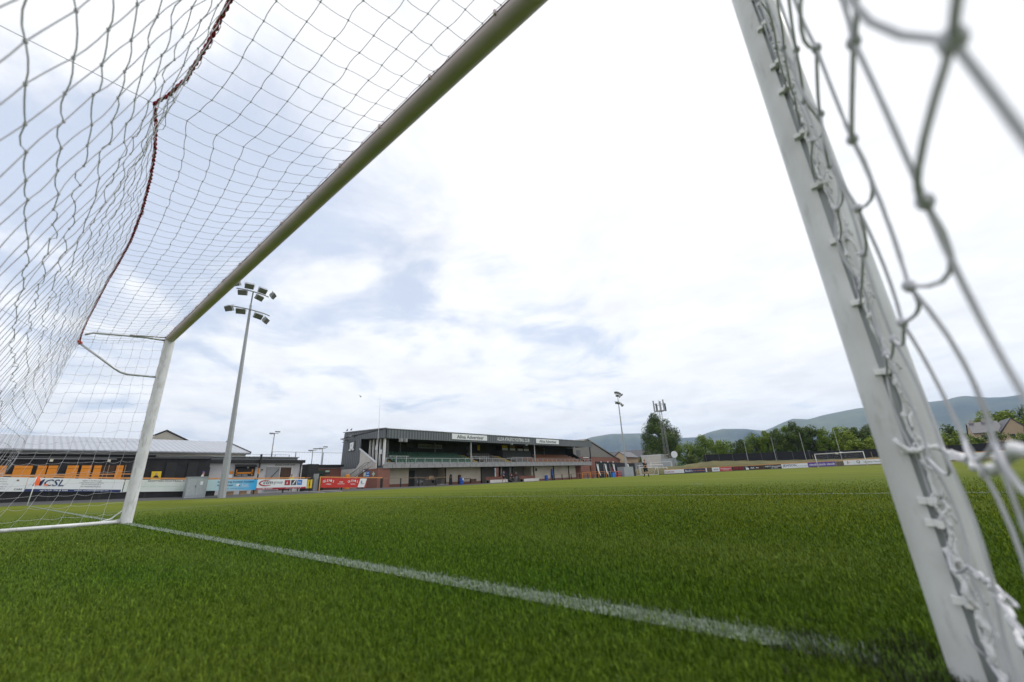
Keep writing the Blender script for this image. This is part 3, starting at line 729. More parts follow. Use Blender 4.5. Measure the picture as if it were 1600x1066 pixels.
# ------------------------------------------------------------------ hoardings and barrier on the stand side
BXF = -35.0
BBY = [-3, -1.2, 4, 8.3, 13.5, 18, 19.3, 24.3]; BBZ = [.98, .90, .60, .45, .34, .28, .28, .10]; BH = .87
def zb(y): return float(np.interp(y, BBY, BBZ))
R_S = (0, 1, 0); R_F = (1, 0, 0)
def side_board(label, y0, y1, m, x=BXF, z0=None, z1=None, h=BH, cat='advertising board'):
    a = zb(y0) if z0 is None else z0; b = zb(y1) if z1 is None else z1
    t = thing('advertising_board', label, cat, (x, (y0+y1)/2, 0))
    mb = MB(); mb.hexa([(x-.03, y0, a), (x, y0, a), (x, y1, b), (x-.03, y1, b)], [(x-.03, y0, a+h), (x, y0, a+h), (x, y1, b+h), (x-.03, y1, b+h)])
    part('panel', mb, m, t)
    up = (0, 0, 1); r = (0, 1, (b-a)/(y1-y0))
    def put(mb, s, u, v, hh, width=None, align=0., shear=0., lift=.012):
        y = y0+(y1-y0)*u; mb.text(s, (x, y, a+(b-a)*u+h*v), r, h*hh, width, align, lift, up, shear)
    def quad(mb, u0, u1, v0, v1, lift=.008, sl=0.):
        P = []
        for u, v in ((u0, v0), (u1, v0), (u1+sl, v1), (u0+sl, v1)): P.append((x+lift, y0+(y1-y0)*u, a+(b-a)*u+h*v))
        mb.add(P, [(0, 1, 2, 3)])
    return t, put, quad
t, put, q = side_board("small white board with lines of fine grey writing, at the barrier's left end", -3.0, -.22, M_white)
mb = MB()
for i, s_ in enumerate(('Daily Meal FC', 'FC Academy', 'Ltd Hire Cleaning', 'A Career in', 'Home Baking')): put(mb, s_, .62, .82-.17*i, .09, None, .5)
part('lettering', mb, M_greyprint, t); mb = MB(); put(mb, 'CARE', .84, .10, .12); part('lettering', mb, M_print, t)
mb = MB(); mb.ball((BXF+.005, -.62, zb(-.6)+.68), .06, 8, 6, (.1, 1, 1)); part('badge', mb, M_wood, t)
t, put, q = side_board('white board with large navy slanted initials and a navy strip below', -.20, 4.55, M_white)
mb = MB(); put(mb, 'MCSL', .055, .40, .50, 1.42, 0, .25); q(mb, 0.0, .985, .0, .19); part('lettering', mb, M_navy, t)
mb = MB(); q(mb, .165, .205, .42, .55, .016); part('emblem', mb, M_flag, t)
mb = MB()
for i, s_ in enumerate(('Suppliers To The Water & Milk', 'A local chemical manufacturing industry', 'Why not contact Customers &', 'Our Demanded Products')): put(mb, s_, .64, .80-.145*i, .085, None, .5)
part('lettering', mb, M_print, t)
mb = MB(); put(mb, 'tel: 01291 770 H 3000', .14, .05, .10, 1.3, lift=.02); put(mb, 'email: mcsales@design.net', .48, .05, .10, 1.75, lift=.02); part('lettering', mb, M_white, t)
t, put, q = side_board('off-white board with thin black capitals across its top, behind the grey cabinet', 4.6, 9.55, M_offwhite)
mb = MB(); put(mb, 'SCOTTISH FOOTBALL PARTNERSHIP', .26, .83, .13, 3.5); part('lettering', mb, M_print, t)
mb = MB(); put(mb, 'COMMUNITY AND PROFESSIONAL FOOTBALL', .05, .38, .10, 4.0); put(mb, 'PARTNERSHIP', .62, .12, .08); part('lettering', mb, M_palegreen, t)
# board fading from pale blue to bright blue (a printed fade)
mg = mat('blue_fade_print', (.5, .7, .72), .4, .0, 1); tt = mg.node_tree; bb = tt.nodes['Principled BSDF']
c_ = tt.nodes.new('ShaderNodeTexCoord'); s_ = tt.nodes.new('ShaderNodeSeparateXYZ'); tt.links.new(c_.outputs['Object'], s_.inputs[0])
r_ = tt.nodes.new('ShaderNodeMapRange'); r_.inputs['From Min'].default_value = -1.4; r_.inputs['From Max'].default_value = 1.8; tt.links.new(s_.outputs[1], r_.inputs[0])
x_ = tt.nodes.new('ShaderNodeMix'); x_.data_type = 'RGBA'; tt.links.new(r_.outputs[0], x_.inputs[0]); x_.inputs[6].default_value = (.50, .68, .71, 1); x_.inputs[7].default_value = (.02, .36, .70, 1)
tt.links.new(x_.outputs[2], bb.inputs['Base Color'])
t, put, q = side_board('board fading from pale to bright blue with navy writing, behind the floodlight mast', 9.6, 13.48, mg)
mb = MB(); put(mb, 'Supporting Scottish Football', .22, .68, .20, 2.75); put(mb, 'At Every Level', .22, .36, .21, 1.15); put(mb, 'www.scottishfootballpartnership.co.uk', .42, .14, .06, 1.3); part('lettering', mb, M_navy, t)
mb = MB(); mb.ball((BXF+.004, 12.0, zb(12)+.42), .13, 14, 8, (.05, 1.1, .85)); put(mb, 'SCOTTISH', .70, .48, .09); put(mb, 'FOOTBALL', .70, .36, .09); q(mb, .70, .86, .29, .31, .01); part('emblem', mb, M_white, t)
mb = MB(); mb.ball((BXF+.012, 12.12, zb(12)+.38), .05, 10, 6, (.1, 1, 1)); part('emblem', mb, M_navy, t)
t, put, q = side_board('white board with a red swoosh and three coloured squares', 13.5, 17.95, M_white)
mb = MB(); put(mb, 'ctm', .11, .52, .33, .78, 0, .25); q(mb, .66, .77, .38, .90); part('lettering', mb, M_print, t)
mb = MB(); put(mb, 'group', .31, .48, .30, .80); part('lettering', mb, M_greyprint, t)
mb = MB()
def ell(mb, x, cy_, cz_, ry, rz, w_, a0, a1, n=26):
    v = []
    for i in range(n+1):
        a = a0+(a1-a0)*i/n; k = w_*(.35+.65*math.sin(PI*i/n))
        v += [(x, cy_+(ry)*math.cos(a), cz_+rz*math.sin(a)), (x, cy_+(ry-k)*math.cos(a), cz_+(rz-k)*math.sin(a))]
    mb.add(v, [(2*i, 2*i+1, 2*i+3, 2*i+2) for i in range(n)])
ell(mb, BXF+.012, 14.25, zb(14.2)+.55, .60, .27, .12, .35*PI, 1.75*PI); q(mb, .0, .985, .0, .17); q(mb, .53, .64, .38, .90); part('emblem', mb, M_crimson, t)
mb = MB(); q(mb, .785, .89, .38, .90); part('emblem', mb, M_blueb, t)
mb = MB(); put(mb, 'd', .56, .5, .25, lift=.02); put(mb, '/', .68, .45, .4, .35, lift=.02); put(mb, 'SQ', .80, .52, .22, lift=.02); put(mb, 'T 01786 815333', .02, .03, .11, 1.25, lift=.02); put(mb, 'www.ctm-group.co.uk', .56, .03, .11, 1.45, lift=.02); part('lettering', mb, M_white, t)
t, put, q = side_board('small yellow notice with a black figure on the end of the barrier', 18.0, 18.45, M_yellow, h=.8)
mb = MB(); put(mb, 'i', .35, .25, .5, .1); part('lettering', mb, M_print, t)
t, put, q = side_board('long red board with white curved lettering and a slanted white end panel', 19.35, 24.35, M_red, h=.93)
mb = MB()
for k, u in ((0, .03), (1, .565)):
    for i, ch in enumerate("GLEN'S"): put(mb, ch, u+.042*i, .52+.10*math.sin(PI*i/5), .24)
    put(mb, 'VODKA', u+.07, .30, .13, .55)
put(mb, 'PURE', .385, .50, .15, .38); q(mb, .345, .50, .37, .41); part('lettering', mb, M_white, t)
mb = MB(); q(mb, .80, .955, .02, .985, .009, .055); part('end_panel', mb, M_white, t)
mb = MB(); put(mb, '&', .865, .50, .24, lift=.02); put(mb, 'TODAY', .865, .36, .10, .4, lift=.02); part('lettering', mb, M_print, t)

def rail(label, pts, h_=.10, d_=.07, m=M_railor, posts=True, grp=None, pm=M_black, step=2.4, mid=None):
    t = thing('barrier', label, 'barrier', (pts[0][0], pts[0][1], 0), grp)
    mb = MB()
    for a, b in zip(pts[:-1], pts[1:]): mb.bar(a, b, d_, h_)
    part('rail', mb, m, t)
    if mid:
        mb = MB()
        for a, b in zip(pts[:-1], pts[1:]): mb.bar((a[0], a[1], a[2]-mid), (b[0], b[1], b[2]-mid), d_*.7, h_*.7)
        part('rail', mb, m, t)
    if posts:
        a, b = Vector(pts[0]), Vector(pts[-1]); n = max(1, int((b-a).length/step))
        for i in range(n+1):
            p = a+(b-a)*i/n
            mb = MB(); mb.box(p.x-.05, p.x+.05, p.y-.055, p.y+.055, -.3, float(np.interp(p.y, [q[1] for q in pts], [q[2] for q in pts])) - h_/2-.003 if abs(b.y-a.y) > 1 else p.z-h_/2)
            part('post', mb, pm, t)
    return t
rail('orange topped barrier with black posts carrying the advertising boards, left of the gateway', [(BXF-.10, y, zb(y)+BH+.11) for y in (-4, -1.2, 4, 8.3, 13.5, 18.3)])
rail('orange topped barrier above the long red board, right of the gateway', [(BXF-.10, y, zb(y)+.93+.09) for y in (19.2, 24.3)]+[(BXF-.1, 26.4, 1.06)])
mb = MB(); mb.box(BXF-.16, BXF-.02, 19.18, 19.30, 0, 1.25); solo('gate_post', mb, M_railor, 'orange gate post at the left end of the long red board', 'post', (BXF, 19.2, 0))
# black base wall under the first boards
mb = MB()
ys_ = [-8, -3, -1.2, 4, 8.3, 10.4]
for a, b in zip(ys_[:-1], ys_[1:]):
    mb.hexa([(BXF-.30, a, -.3), (BXF-.06, a, -.3), (BXF-.06, b, -.3), (BXF-.30, b, -.3)], [(BXF-.30, a, zb(a)+.02), (BXF-.06, a, zb(a)+.02), (BXF-.06, b, zb(b)+.02), (BXF-.30, b, zb(b)+.02)])
solo('low_wall', mb, M_blackw, 'low black wall below the first white boards', 'wall', (BXF-.2, 2, 0))
mb = MB()
for y in (11.3, 12.3, 13.2): mb.box(BXF-.3, BXF-.08, y, y+.5, -.2, .30)
solo('low_wall', mb, M_wood, 'broken timber and brick footing under the blue board', 'wall', (BXF-.2, 12, 0))
rail('pale handrail with black posts in front of the stand, starting by the brick block', [(-35.5, 26.5, 1.0), (-35.5, 37.2, .88)], .045, .045, M_wood)
# mesh gate and green door corner
gt = thing('gate', 'black mesh gate beside the yellow notice', 'gate', (-35.3, 18.3, 0))
mb = MB(); mb.tube([(-35.05, 17.75, .1), (-35.05, 17.75, 1.3), (-35.05, 18.6, 1.3), (-35.05, 18.6, .05), (-35.05, 17.75, .1)], .025, 5); mb.tube([(-34.95, 18.2, .2), (-34.95, 18.2, 1.3)], .02, 5); part('frame', mb, M_black, gt)
mb = MB(); mb.box(-35.3, -35.2, 18.65, 19.15, 0, 1.62); part('leaf', mb, M_midgrey, gt)
# pale kerb lines of the players' path out of the gateway
mb = MB()
for y, dy in ((17.6, 1.1), (19.4, 1.1)): mb.hexa([(-35, y, -.05), (-33.2, y+dy, -.24), (-33.2, y+dy+.25, -.24), (-35, y+.25, -.05)], [(-35, y, .03), (-33.2, y+dy, -.14), (-33.2, y+dy+.25, -.14), (-35, y+.25, .03)])
part('pavement_edge', mb, M_concrete, kind='structure')

# grey steel cabinets
def cabinet(label, x, y0, y1, z0, h_, d=.55, sticker=True):
    t = thing('electrical_cabinet', label, 'cabinet', (x, (y0+y1)/2, z0)); ym = y0+(y1-y0)*.47
    mb = MB(); mb.box(x-d, x, y0, y1, z0-.2, z0+h_); part('body', mb, M_galvcab, t)
    mb = MB(); mb.box(x-d-.04, x+.04, y0-.04, y1+.04, z0+h_+.002, z0+h_+.06); part('lid', mb, M_galvcab, t)
    for a, b in ((y0+.03, ym-.012), (ym+.012, y1-.03)):
        mb = MB(); mb.box(x+.002, x+.022, a, b, z0+.12, z0+h_-.05); dd = part('door', mb, M_galvcab, t)
        if sticker and a > ym: mb = MB(); mb.box(x+.024, x+.028, a+.22, a+.40, z0+h_*.62, z0+h_*.80); part('sticker', mb, M_white, dd)
    mb = MB(); mb.box(x+.023, x+.04, ym-.06, ym-.03, z0+h_*.5, z0+h_*.6); part('handle', mb, M_black, t)
    return t
cabinet('tall grey steel cabinet with two doors and a white sticker, left of the floodlight mast', -34.1, 8.15, 9.52, -.03, 1.5)

# ------------------------------------------------------------------ floodlight masts
def lamp_unit(par, c, d, w_=.74):
    """one flood lamp: housing, glass, yoke. d = aim direction in plan, tilted down"""
    d = Vector((d[0], d[1], -.75)).normalized(); X_ = d.cross(Vector((0, 0, 1))).normalized(); Y_ = X_.cross(d)
    R = Matrix((X_, -d, Y_)).transposed()
    mb = MB(); mb.obox(c, (w_, .22, .48), R); mb.obox(Vector(c)-d*.17, (w_*.55, .16, .3), R); f = part('lamp', mb, M_lampbody, par)
    mb = MB(); mb.obox(Vector(c)+d*.118, (w_*.92, .012, .42), R); part('glass', mb, M_lampglass, f)
    mb = MB(); u = Vector((0, 0, .34)); s_ = X_*(w_*.56)
    mb.tube([Vector(c)+s_, Vector(c)+s_+u, Vector(c)-s_+u, Vector(c)-s_], .018, 4); part('yoke', mb, M_galv, f)
def mast(label, x, y, z0, H, toff=(0, 0), grp='floodlight masts of the ground'):
    t = thing('floodlight_mast', label, 'floodlight', (x, y, z0), grp)
    tx, ty = x+toff[0], y+toff[1]; P0 = Vector((x, y, z0-.2)); P1 = Vector((tx, ty, z0+H-1.6))
    def at(k): return P0+(P1-P0)*k
    zj = 5.0/H
    mb = MB(); mb.tube([at(0), at(.19)], [.30, .27], 8); part('pole_base', mb, M_galv, t)
    mb = MB(); mb.tube([at(.191), at(.4), at(.7), at(1)], [.23, .195, .15, .10], 8); part('pole', mb, M_galv, t)
    mb = MB(); mb.tube([at(.188), at(.1915)], [.29, .29], 8); mb.tube([at(.40), at(.403)], [.21, .21], 8); part('collar', mb, M_galv, t)
    mb = MB(); mb.tube([P1, P1+Vector((0, 0, 1.3))], .06, 6); part('spigot', mb, M_lampbody, t)
    top = P1+Vector((0, 0, 1.3)); low = P1+Vector((0, 0, -.55))
    for c, rad, sw in ((top, 1.75, .75), (low, 2.0, .9)):
        mb = MB(); pts = [c+Vector((.75*math.cos(a)*1.0-.5, rad*math.sin(a), 0)) for a in np.linspace(-sw*1.2, sw*1.2, 13)]
        mb.tube(pts, .055, 5); mb.tube([c, pts[6]], .05, 5); part('cross_arm', mb, M_lampbody, t)
    aims = [(-1.75, .30, (.5, -1)), (-.55, .38, (1, -.25)), (.75, .30, (1, .2)), (1.85, .10, (.7, 1)), (-1.05, -.42, (1, -.7)), (.55, -.50, (1, .5))]
    for dy, dz, d in aims: lamp_unit(t, top+Vector((.35, dy*.88, dz)), d)
    for dy, dz, d in ((-1.95, -.42, (.6, -1)), (-.90, -.42, (1, -.5)), (.75, -.50, (1, .3)), (1.55, -.75, (.8, 1))): lamp_unit(t, low+Vector((.35, dy*.88, dz)), d)
    return t
mast('tall grey floodlight mast with ten lamps rising behind the blue board', -33.6, 10.55, -.1, 18.6, (0, -.45))
mast('floodlight mast seen far off beyond the right end of the stand', -36.0, 92.2, -.2, 19.6, (0, .2))
cabinet('large grey steel cabinet round the foot of the farther floodlight mast', -35.3, 89.3, 94.3, -.15, 2.0, 1.6, False)
def small_mast(x, y, z1, lab, n=2):
    t = thing('floodlight_mast', lab, 'floodlight', (x, y, 0), 'small floodlights behind the stand side')
    mb = MB(); mb.tube([(x, y, -.4), (x, y, z1)], [.16, .09], 6); part('pole', mb, M_galv, t)
    mb = MB(); mb.tube([(x, y-.8, z1-.25), (x, y+.8, z1)], .05, 4); part('cross_arm', mb, M_lampbody, t)
    for k in range(n): mb = MB(); mb.obox((x+.2, y-.6+1.1*k, z1-.1+.4*k), (.5, .95, .22)); part('lamp', mb, M_lampbody, t)
small_mast(-90, 34.4, 11.9, 'thin distant floodlight standing above the kiosk roof')
small_mast(-90, 43.15, 8.5, 'thin distant floodlight left of the stand, the shorter one of a close pair')
small_mast(-90, 45.4, 9.0, 'thin distant floodlight left of the stand, the taller one of a close pair')

# ------------------------------------------------------------------ black terrace wall with orange panels, white-roofed shed, kiosk
tw = thing('terrace_wall', 'long black wall with bright orange panels behind the first boards', 'wall', (-41, 4, 0))
mb = MB(); mb.box(-41.5, -41, -7, 11.2, -.3, 3.62); part('wall', mb, M_blackw, tw)
mb = MB(); mb.box(-41.6, -40.85, -7, 7.0, 3.622, 3.72); mb.box(-40.998, -40.9, -7, 11.1, 3.36, 3.42); part('coping', mb, M_darkgrey, tw)
mb = MB(); mb.box(-41.55, -40.9, 7.02, 11.3, 3.45, 3.60); part('coping', mb, M_darkgrey, tw)
for a, b in ((-.95, -.05), (.20, .68), (.75, 1.26), (1.76, 2.38), (2.56, 3.14), (3.27, 3.72), (4.62, 5.06), (-2.3, -1.3)):
    mb = MB(); mb.hexa([(-40.97, a, 1.3), (-40.93, a, 1.3), (-40.93, b, 1.3), (-40.97, b, 1.3)], [(-40.97, a, 2.52), (-40.93, a, 2.52), (-40.93, b, 2.52), (-40.97, b, 2.52)])
    mb.box(-40.97, -40.93, a, b, 2.54, 2.76); part('panel', mb, M_orange, tw)
for a, b in ((3.78, 4.1), (4.2, 4.55)):
    mb = MB(); mb.box(-40.99, -40.96, a, b, 1.3, 2.74); part('doorway', mb, M_brown, tw)
for y in (4.15, 5.18): mb = MB(); mb.box(-40.96, -40.91, y-.03, y+.03, 1.2, 2.8); part('frame_post', mb, M_wood, tw)
mb = MB(); mb.box(-40.98, -40.88, -1.2, 4.5, 3.24, 3.30); part('conduit', mb, M_midgrey, tw)
for y in (.8, 4.05): mb = MB(); mb.box(-40.95, -40.8, y-.09, y+.09, 3.05, 3.22); part('wall_light', mb, M_cream, tw)
for y in (7.9, 9.5): mb = MB(); mb.box(-40.99, -40.93, y, y+.75, .9, 3.0); part('shutter', mb, M_black, tw)
mb = MB(); mb.box(-38.9, -38.8, -7, 10.6, 1.35, 1.46); mb.box(-38.9, -38.8, -7, 5.4, 1.95, 2.02)
solo('terrace_rail', mb, M_railor, 'orange rail running in front of the black wall and its orange panels', 'rail', (-38.9, 2, 0))
p_ = thing('poster', 'yellow poster of a dark-haired man in a dark top, hung on the black wall', 'poster', (-40.95, 7.3, 0))
mb = MB(); mb.hexa([(-40.97, 7.03, 1.50), (-40.94, 7.03, 1.50), (-40.94, 7.70, 1.50), (-40.97, 7.70, 1.50)], [(-40.97, 6.98, 2.24), (-40.94, 6.98, 2.24), (-40.94, 7.66, 2.24), (-40.97, 7.66, 2.24)]); part('sheet', mb, M_yellow, p_)
mb = MB(); mb.prism([(-40.935, 7.14, 1.62), (-40.935, 7.56, 1.62), (-40.935, 7.52, 1.80), (-40.935, 7.42, 1.90), (-40.935, 7.26, 1.90), (-40.935, 7.17, 1.80)], (.004, 0, 0)); part('printed_figure', mb, M_blkcloth, p_)
mb = MB(); mb.ball((-40.93, 7.34, 2.0), .10, 10, 7, (.06, .8, 1)); part('printed_face', mb, M_skin, p_)
mb = MB(); mb.ball((-38.8, 7.85, 1.36), .09, 8, 6); solo('ball', mb, M_hiviz, 'small bright yellow ball on the orange rail below the poster', 'ball', (-38.8, 7.85, 1.36))
mb = MB(); mb.bar((-38.86, 7.85, -.2), (-38.86, 7.85, 1.36), .05); solo('rail_post', mb, M_black, 'thin dark post under the bright yellow ball', 'post', (-38.86, 7.85, 0))

sd = thing('warehouse', 'long cream shed with a pale corrugated roof behind the black wall', 'building', (-51, 6, 0))
mb = MB(); mb.box(-65, -47, -20, 16.0, -.4, 4.35); part('wall', mb, M_cream, sd)
mb = MB(); mb.prism([(-46.6, -20, 4.42), (-56, -20, 6.45), (-65.4, -20, 4.42), (-65.4, -20, 4.30), (-56, -20, 6.30), (-46.6, -20, 4.30)], (0, 36.3, 0)); part('roof', mb, M_roofw, sd)
mb = MB(); mb.prism([(-47.0, 16.01, 4.2), (-56, 16.01, 6.25), (-65, 16.01, 4.2)], (0, .05, 0)); part('gable', mb, M_cream, sd)
mb = MB(); mb.box(-46.72, -46.55, -20, 16.3, 4.20, 4.32); part('gutter', mb, M_darkgrey, sd)
mb = MB(); mb.bar((-46.5, 16.33, 4.40), (-56, 16.33, 6.46), .08, .22); part('verge', mb, M_darkgrey, sd)
hs = thing('stone_gable_building', 'weathered stone gable with an ivy patch rising behind the shed roof', 'building', (-75, 13.6, 0))
mb = MB(); mb.prism([(-75, 11.2, -.4), (-75, 16.1, -.4), (-75, 16.1, 8.2), (-75, 13.3, 9.55), (-75, 11.2, 8.3)], (-8, 0, 0)); part('wall', mb, M_oldstone, hs)
mb = MB(); mb.prism([(-74.9, 11.0, 8.32), (-74.9, 13.3, 9.68), (-74.9, 16.4, 8.18), (-74.9, 16.4, 8.30), (-74.9, 13.3, 9.82), (-74.9, 11.0, 8.45)], (-8.2, 0, 0)); part('roof', mb, M_slate, hs)

ks = thing('kiosk', 'low pale grey kiosk with a dark fascia, open serving hatch and doorway', 'kiosk', (-43, 16, 0))
mb = MB(); mb.box(-46, -42, 11.25, 20.35, -.3, 3.02); part('wall', mb, M_kiosk, ks)
mb = MB(); mb.box(-46.4, -41.7, 11.0, 20.5, 3.03, 3.34); part('fascia', mb, M_black, ks)
mb = MB(); mb.box(-46.5, -42.4, 10.9, 19.9, 3.345, 3.62); mb.box(-46.6, -42.2, 10.8, 20.0, 3.622, 3.70); part('upper_roof', mb, M_midgrey, ks)
mb = MB(); mb.box(-41.98, -41.93, 13.65, 15.5, 1.72, 2.72); ht = part('hatch', mb, M_black, ks)
mb = MB(); mb.box(-41.925, -41.91, 13.8, 15.35, 1.95, 2.12); mb.box(-41.925, -41.91, 13.78, 13.87, 1.8, 2.4); mb.box(-41.925, -41.91, 15.2, 15.32, 1.8, 2.4); part('menu_board', mb, M_orange, ht)
mb = MB(); mb.text('POP CORN', (-41.92, 13.95, 1.77), R_S, .11, .9); mb.box(-41.92, -41.905, 14.7, 14.9, 2.5, 2.68); part('lettering', mb, M_white, ht)
mb = MB(); mb.obox((-41.75, 14.57, 2.74), (.45, 1.95, .06), Matrix.Rotation(.5, 3, 'Y')); part('flap', mb, M_black, ht)
mb = MB(); mb.box(-41.98, -41.92, 16.65, 17.9, .2, 2.5); part('door_leaf', mb, M_midgrey, ks)
mb = MB(); mb.bar((-41.9, 16.9, 1.2), (-41.9, 17.85, 2.4), .06); part('door_brace', mb, M_black, ks)
mb = MB(); mb.box(-41.98, -41.94, 18.05, 19.15, .2, 2.52); part('doorway', mb, M_brown, ks)
mb = MB(); mb.box(-41.96, -41.9, 19.16, 19.24, .2, 2.6); mb.box(-41.96, -41.9, 17.92, 18.0, .2, 2.6); mb.box(-41.96, -41.9, 16.6, 19.3, 2.61, 2.68); part('door_frame', mb, M_whiterender, ks)
mb = MB(); mb.text('MAIN STAR BAR', (-41.99, 17.45, 2.74), R_S, .16, 2.1); mb.box(-41.98, -41.9, 16.1, 16.25, 2.28, 2.40); part('lettering', mb, M_print, ks)
mb = MB(); mb.box(-41.98, -41.94, 12.95, 13.15, 1.6, 2.1); mb.box(-41.98, -41.94, 13.2, 13.5, 1.6, 1.9); part('notice', mb, M_white, ks)
mb = MB(); mb.box(-41.98, -41.94, 13.25, 13.52, 1.95, 2.22); part('notice', mb, M_orange, ks)
mb = MB(); mb.box(-41.98, -41.9, 11.35, 11.5, 1.2, 2.6); mb.box(-41.98, -41.9, 20.1, 20.18, 0, 3.0); part('downpipe', mb, M_black, ks)
dp = thing('leaning_pole', 'black pole banded in orange leaning against the kiosk', 'pole', (-41.6, 15.7, 0))
mb = MB(); mb.tube([(-41.6, 15.75, -.2), (-41.6, 15.75, 1.9)], .07, 8); mb.tube([(-41.6, 15.75, 2.5), (-41.6, 15.8, 3.9)], .09, 8); part('pole', mb, M_black, dp)
mb = MB(); mb.tube([(-41.6, 15.75, 1.9), (-41.6, 15.75, 2.5)], .075, 8); part('band', mb, M_orange, dp)
# brick link building with the green door
bk = thing('brick_building', 'red brick building with a green door between the kiosk and the stand', 'building', (-46, 24, 0))
mb = MB(); mb.box(-49, -45, 21.4, 26.65, -.3, 2.7); part('wall', mb, M_redbrick, bk)
mb = MB(); mb.box(-49.2, -44.7, 21.2, 26.8, 2.71, 2.98); part('roof', mb, M_black, bk)
mb = MB(); mb.box(-44.98, -44.92, 21.3, 26.6, 2.52, 2.62); part('fascia', mb, M_midgrey, bk)
mb = MB(); mb.box(-44.98, -44.9, 23.0, 24.45, 0, 2.28); part('door', mb, M_dgreen, bk)
mb = MB(); mb.box(-44.97, -44.92, 24.55, 25.05, 2.08, 2.30); part('sign', mb, M_palegreen, bk)
mb = MB(); mb.box(-44.9, -42.6, 21.3, 22.5, -.3, 2.95); mb.box(-44.9, -42.5, 22.4, 23.9, 1.78, 1.98); solo('porch', mb, M_black, 'black timber porch wall between the kiosk and the green door', 'porch', (-44, 22, 0))
# ball-stop netting fence on the roof line behind
def fence_posts(label, x, ys_, z0, z1, m, grp=None):
    t = thing('ball_stop_fence', label, 'fence', (x, ys_[0], 0), grp)
    for y in ys_: mb = MB(); mb.tube([(x, y, -.3), (x, y, z1)], .05, 5); part('post', mb, m, t)
    mb = MB(); mb.tube([(x, ys_[0], z1), (x, ys_[-1], z1)], .02, 4); mb.tube([(x, ys_[0], z0), (x, ys_[-1], z0)], .02, 4); part('wire', mb, m, t)
    mb = MB()
    for k in np.arange(ys_[0], ys_[-1], .35): mb.tube([(x, k, z0), (x, k, z1)], .004, 3, False)
    part('netting', mb, M_grycloth, t); return t
fence_posts('tall thin mesh fence standing behind the kiosk and brick building', -52, (20.6, 23.6, 27.4, 30.5), 3.0, 5.0, M_darkgrey)
fence_posts('lower pale mesh fence slanting up behind the kiosk', -60, (20.0, 22, 24, 26), 3.0, 5.2, M_grycloth)

# ------------------------------------------------------------------ main stand
Y0, Y1 = 28.2, 80.0
def ga(y): return path_h(y)-.05
def dk(y): return 2.20+.24*(y-Y0)/50.      # underside of the deck edge
def rb(y): return 5.80+.34*(y-Y0)/50.      # underside of the roof fascia
def rt(y): return 6.92+.42*(y-Y0)/50.
st = thing('grandstand', 'long grey clad football stand with raised seating above cream walls', 'stand', (-42, 54, 0))
def ybox(mb, x0, x1, y0, y1, z0, z1):
    """box whose bottom and top heights may be functions of y"""
    f0 = z0 if callable(z0) else (lambda y: z0); f1 = z1 if callable(z1) else (lambda y: z1)
    return mb.hexa([(x0, y0, f0(y0)), (x1, y0, f0(y0)), (x1, y1, f0(y1)), (x0, y1, f0(y1))], [(x0, y0, f1(y0)), (x1, y0, f1(y0)), (x1, y1, f1(y1)), (x0, y1, f1(y1))])
mb = MB(); ybox(mb, -37.92, -37.75, Y0+.02, Y1, rb, rt); part('fascia', mb, M_clad, st)
mb = MB(); mb.hexa([(-49, Y0, 6.6), (-37.7, Y0, 6.95), (-37.7, Y1, 7.38), (-49, Y1, 7.0)], [(-49, Y0, 6.72), (-37.7, Y0, 7.03), (-37.7, Y1, 7.46), (-49, Y1, 7.1)]); part('roof', mb, M_midgrey, st)
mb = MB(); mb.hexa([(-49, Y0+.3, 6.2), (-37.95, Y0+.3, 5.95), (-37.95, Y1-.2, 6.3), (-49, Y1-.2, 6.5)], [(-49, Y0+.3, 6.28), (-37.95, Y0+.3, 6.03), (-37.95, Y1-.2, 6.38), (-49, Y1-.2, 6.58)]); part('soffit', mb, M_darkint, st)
# gable end facing the corner: cladding with the stair opening cut out
mb = MB()
mb.prism([(-48.2, Y0, 2.5), (-44.3, Y0, 2.45), (-43.45, Y0, 3.25), (-43.45, Y0, 6.25), (-48.0, Y0, 6.9), (-48.0, Y0, 6.9)][:5], (0, .15, 0))
mb.prism([(-43.449, Y0, 6.2), (-37.75, Y0, 5.80), (-37.75, Y0, 6.98), (-43.449, Y0, 7.25)], (0, .15, 0))
mb.prism([(-48.0, Y0, 6.9), (-43.45, Y0, 6.25), (-43.45, Y0, 7.25), (-47.9, Y0, 7.45)], (0, .15, 0))
part('gable_cladding', mb, M_cladg, st)
mb = MB(); mb.bar((-48.2, Y0+.05, 7.50), (-37.7, Y0+.05, 7.03), .3, .10); part('gable_capping', mb, M_midgrey, st)
mb = MB(); mb.prism([(-43.44, Y0+.02, 2.2), (-39.5, Y0+.02, 2.2), (-39.5, Y0+.02, 2.95), (-43.44, Y0+.02, 4.85)], (0, .14, 0)); mb.prism([(-48.2, Y0+.04, -.3), (-42.6, Y0+.04, -.3), (-42.6, Y0+.04, 2.2), (-43.44, Y0+.04, 3.2), (-44.3, Y0+.04, 2.44), (-48.2, Y0+.04, 2.49)], (0, .1, 0)); part('end_wall', mb, M_whiterender, st)
mb = MB(); mb.bar((-43.5, Y0-.02, 4.92), (-39.45, Y0-.02, 2.98), .2, .12); part('parapet', mb, M_white, st)
mb = MB(); mb.prism([(-42.9, Y0+1.3, 2.5), (-39., Y0+1.3, 2.5), (-39., Y0+1.3, 6.1), (-42.9, Y0+1.3, 6.2)], (0, .1, 0)); part('stair_screen', mb, M_darkgrey, st)
for k in range(5):
    x = -42.9+.82*k
    mb = MB(); mb.box(x-.10, x+.10, Y0+1.0, Y0+1.2, 2.6, 6.1); part('mullion', mb, M_whiteplastic, st)
for x, z in ((-41.3, 4.6), (-40.3, 4.0)): mb = MB(); mb.box(x, x+.5, Y0+.9, Y0+.95, z, z+.6); part('notice', mb, M_white, st)
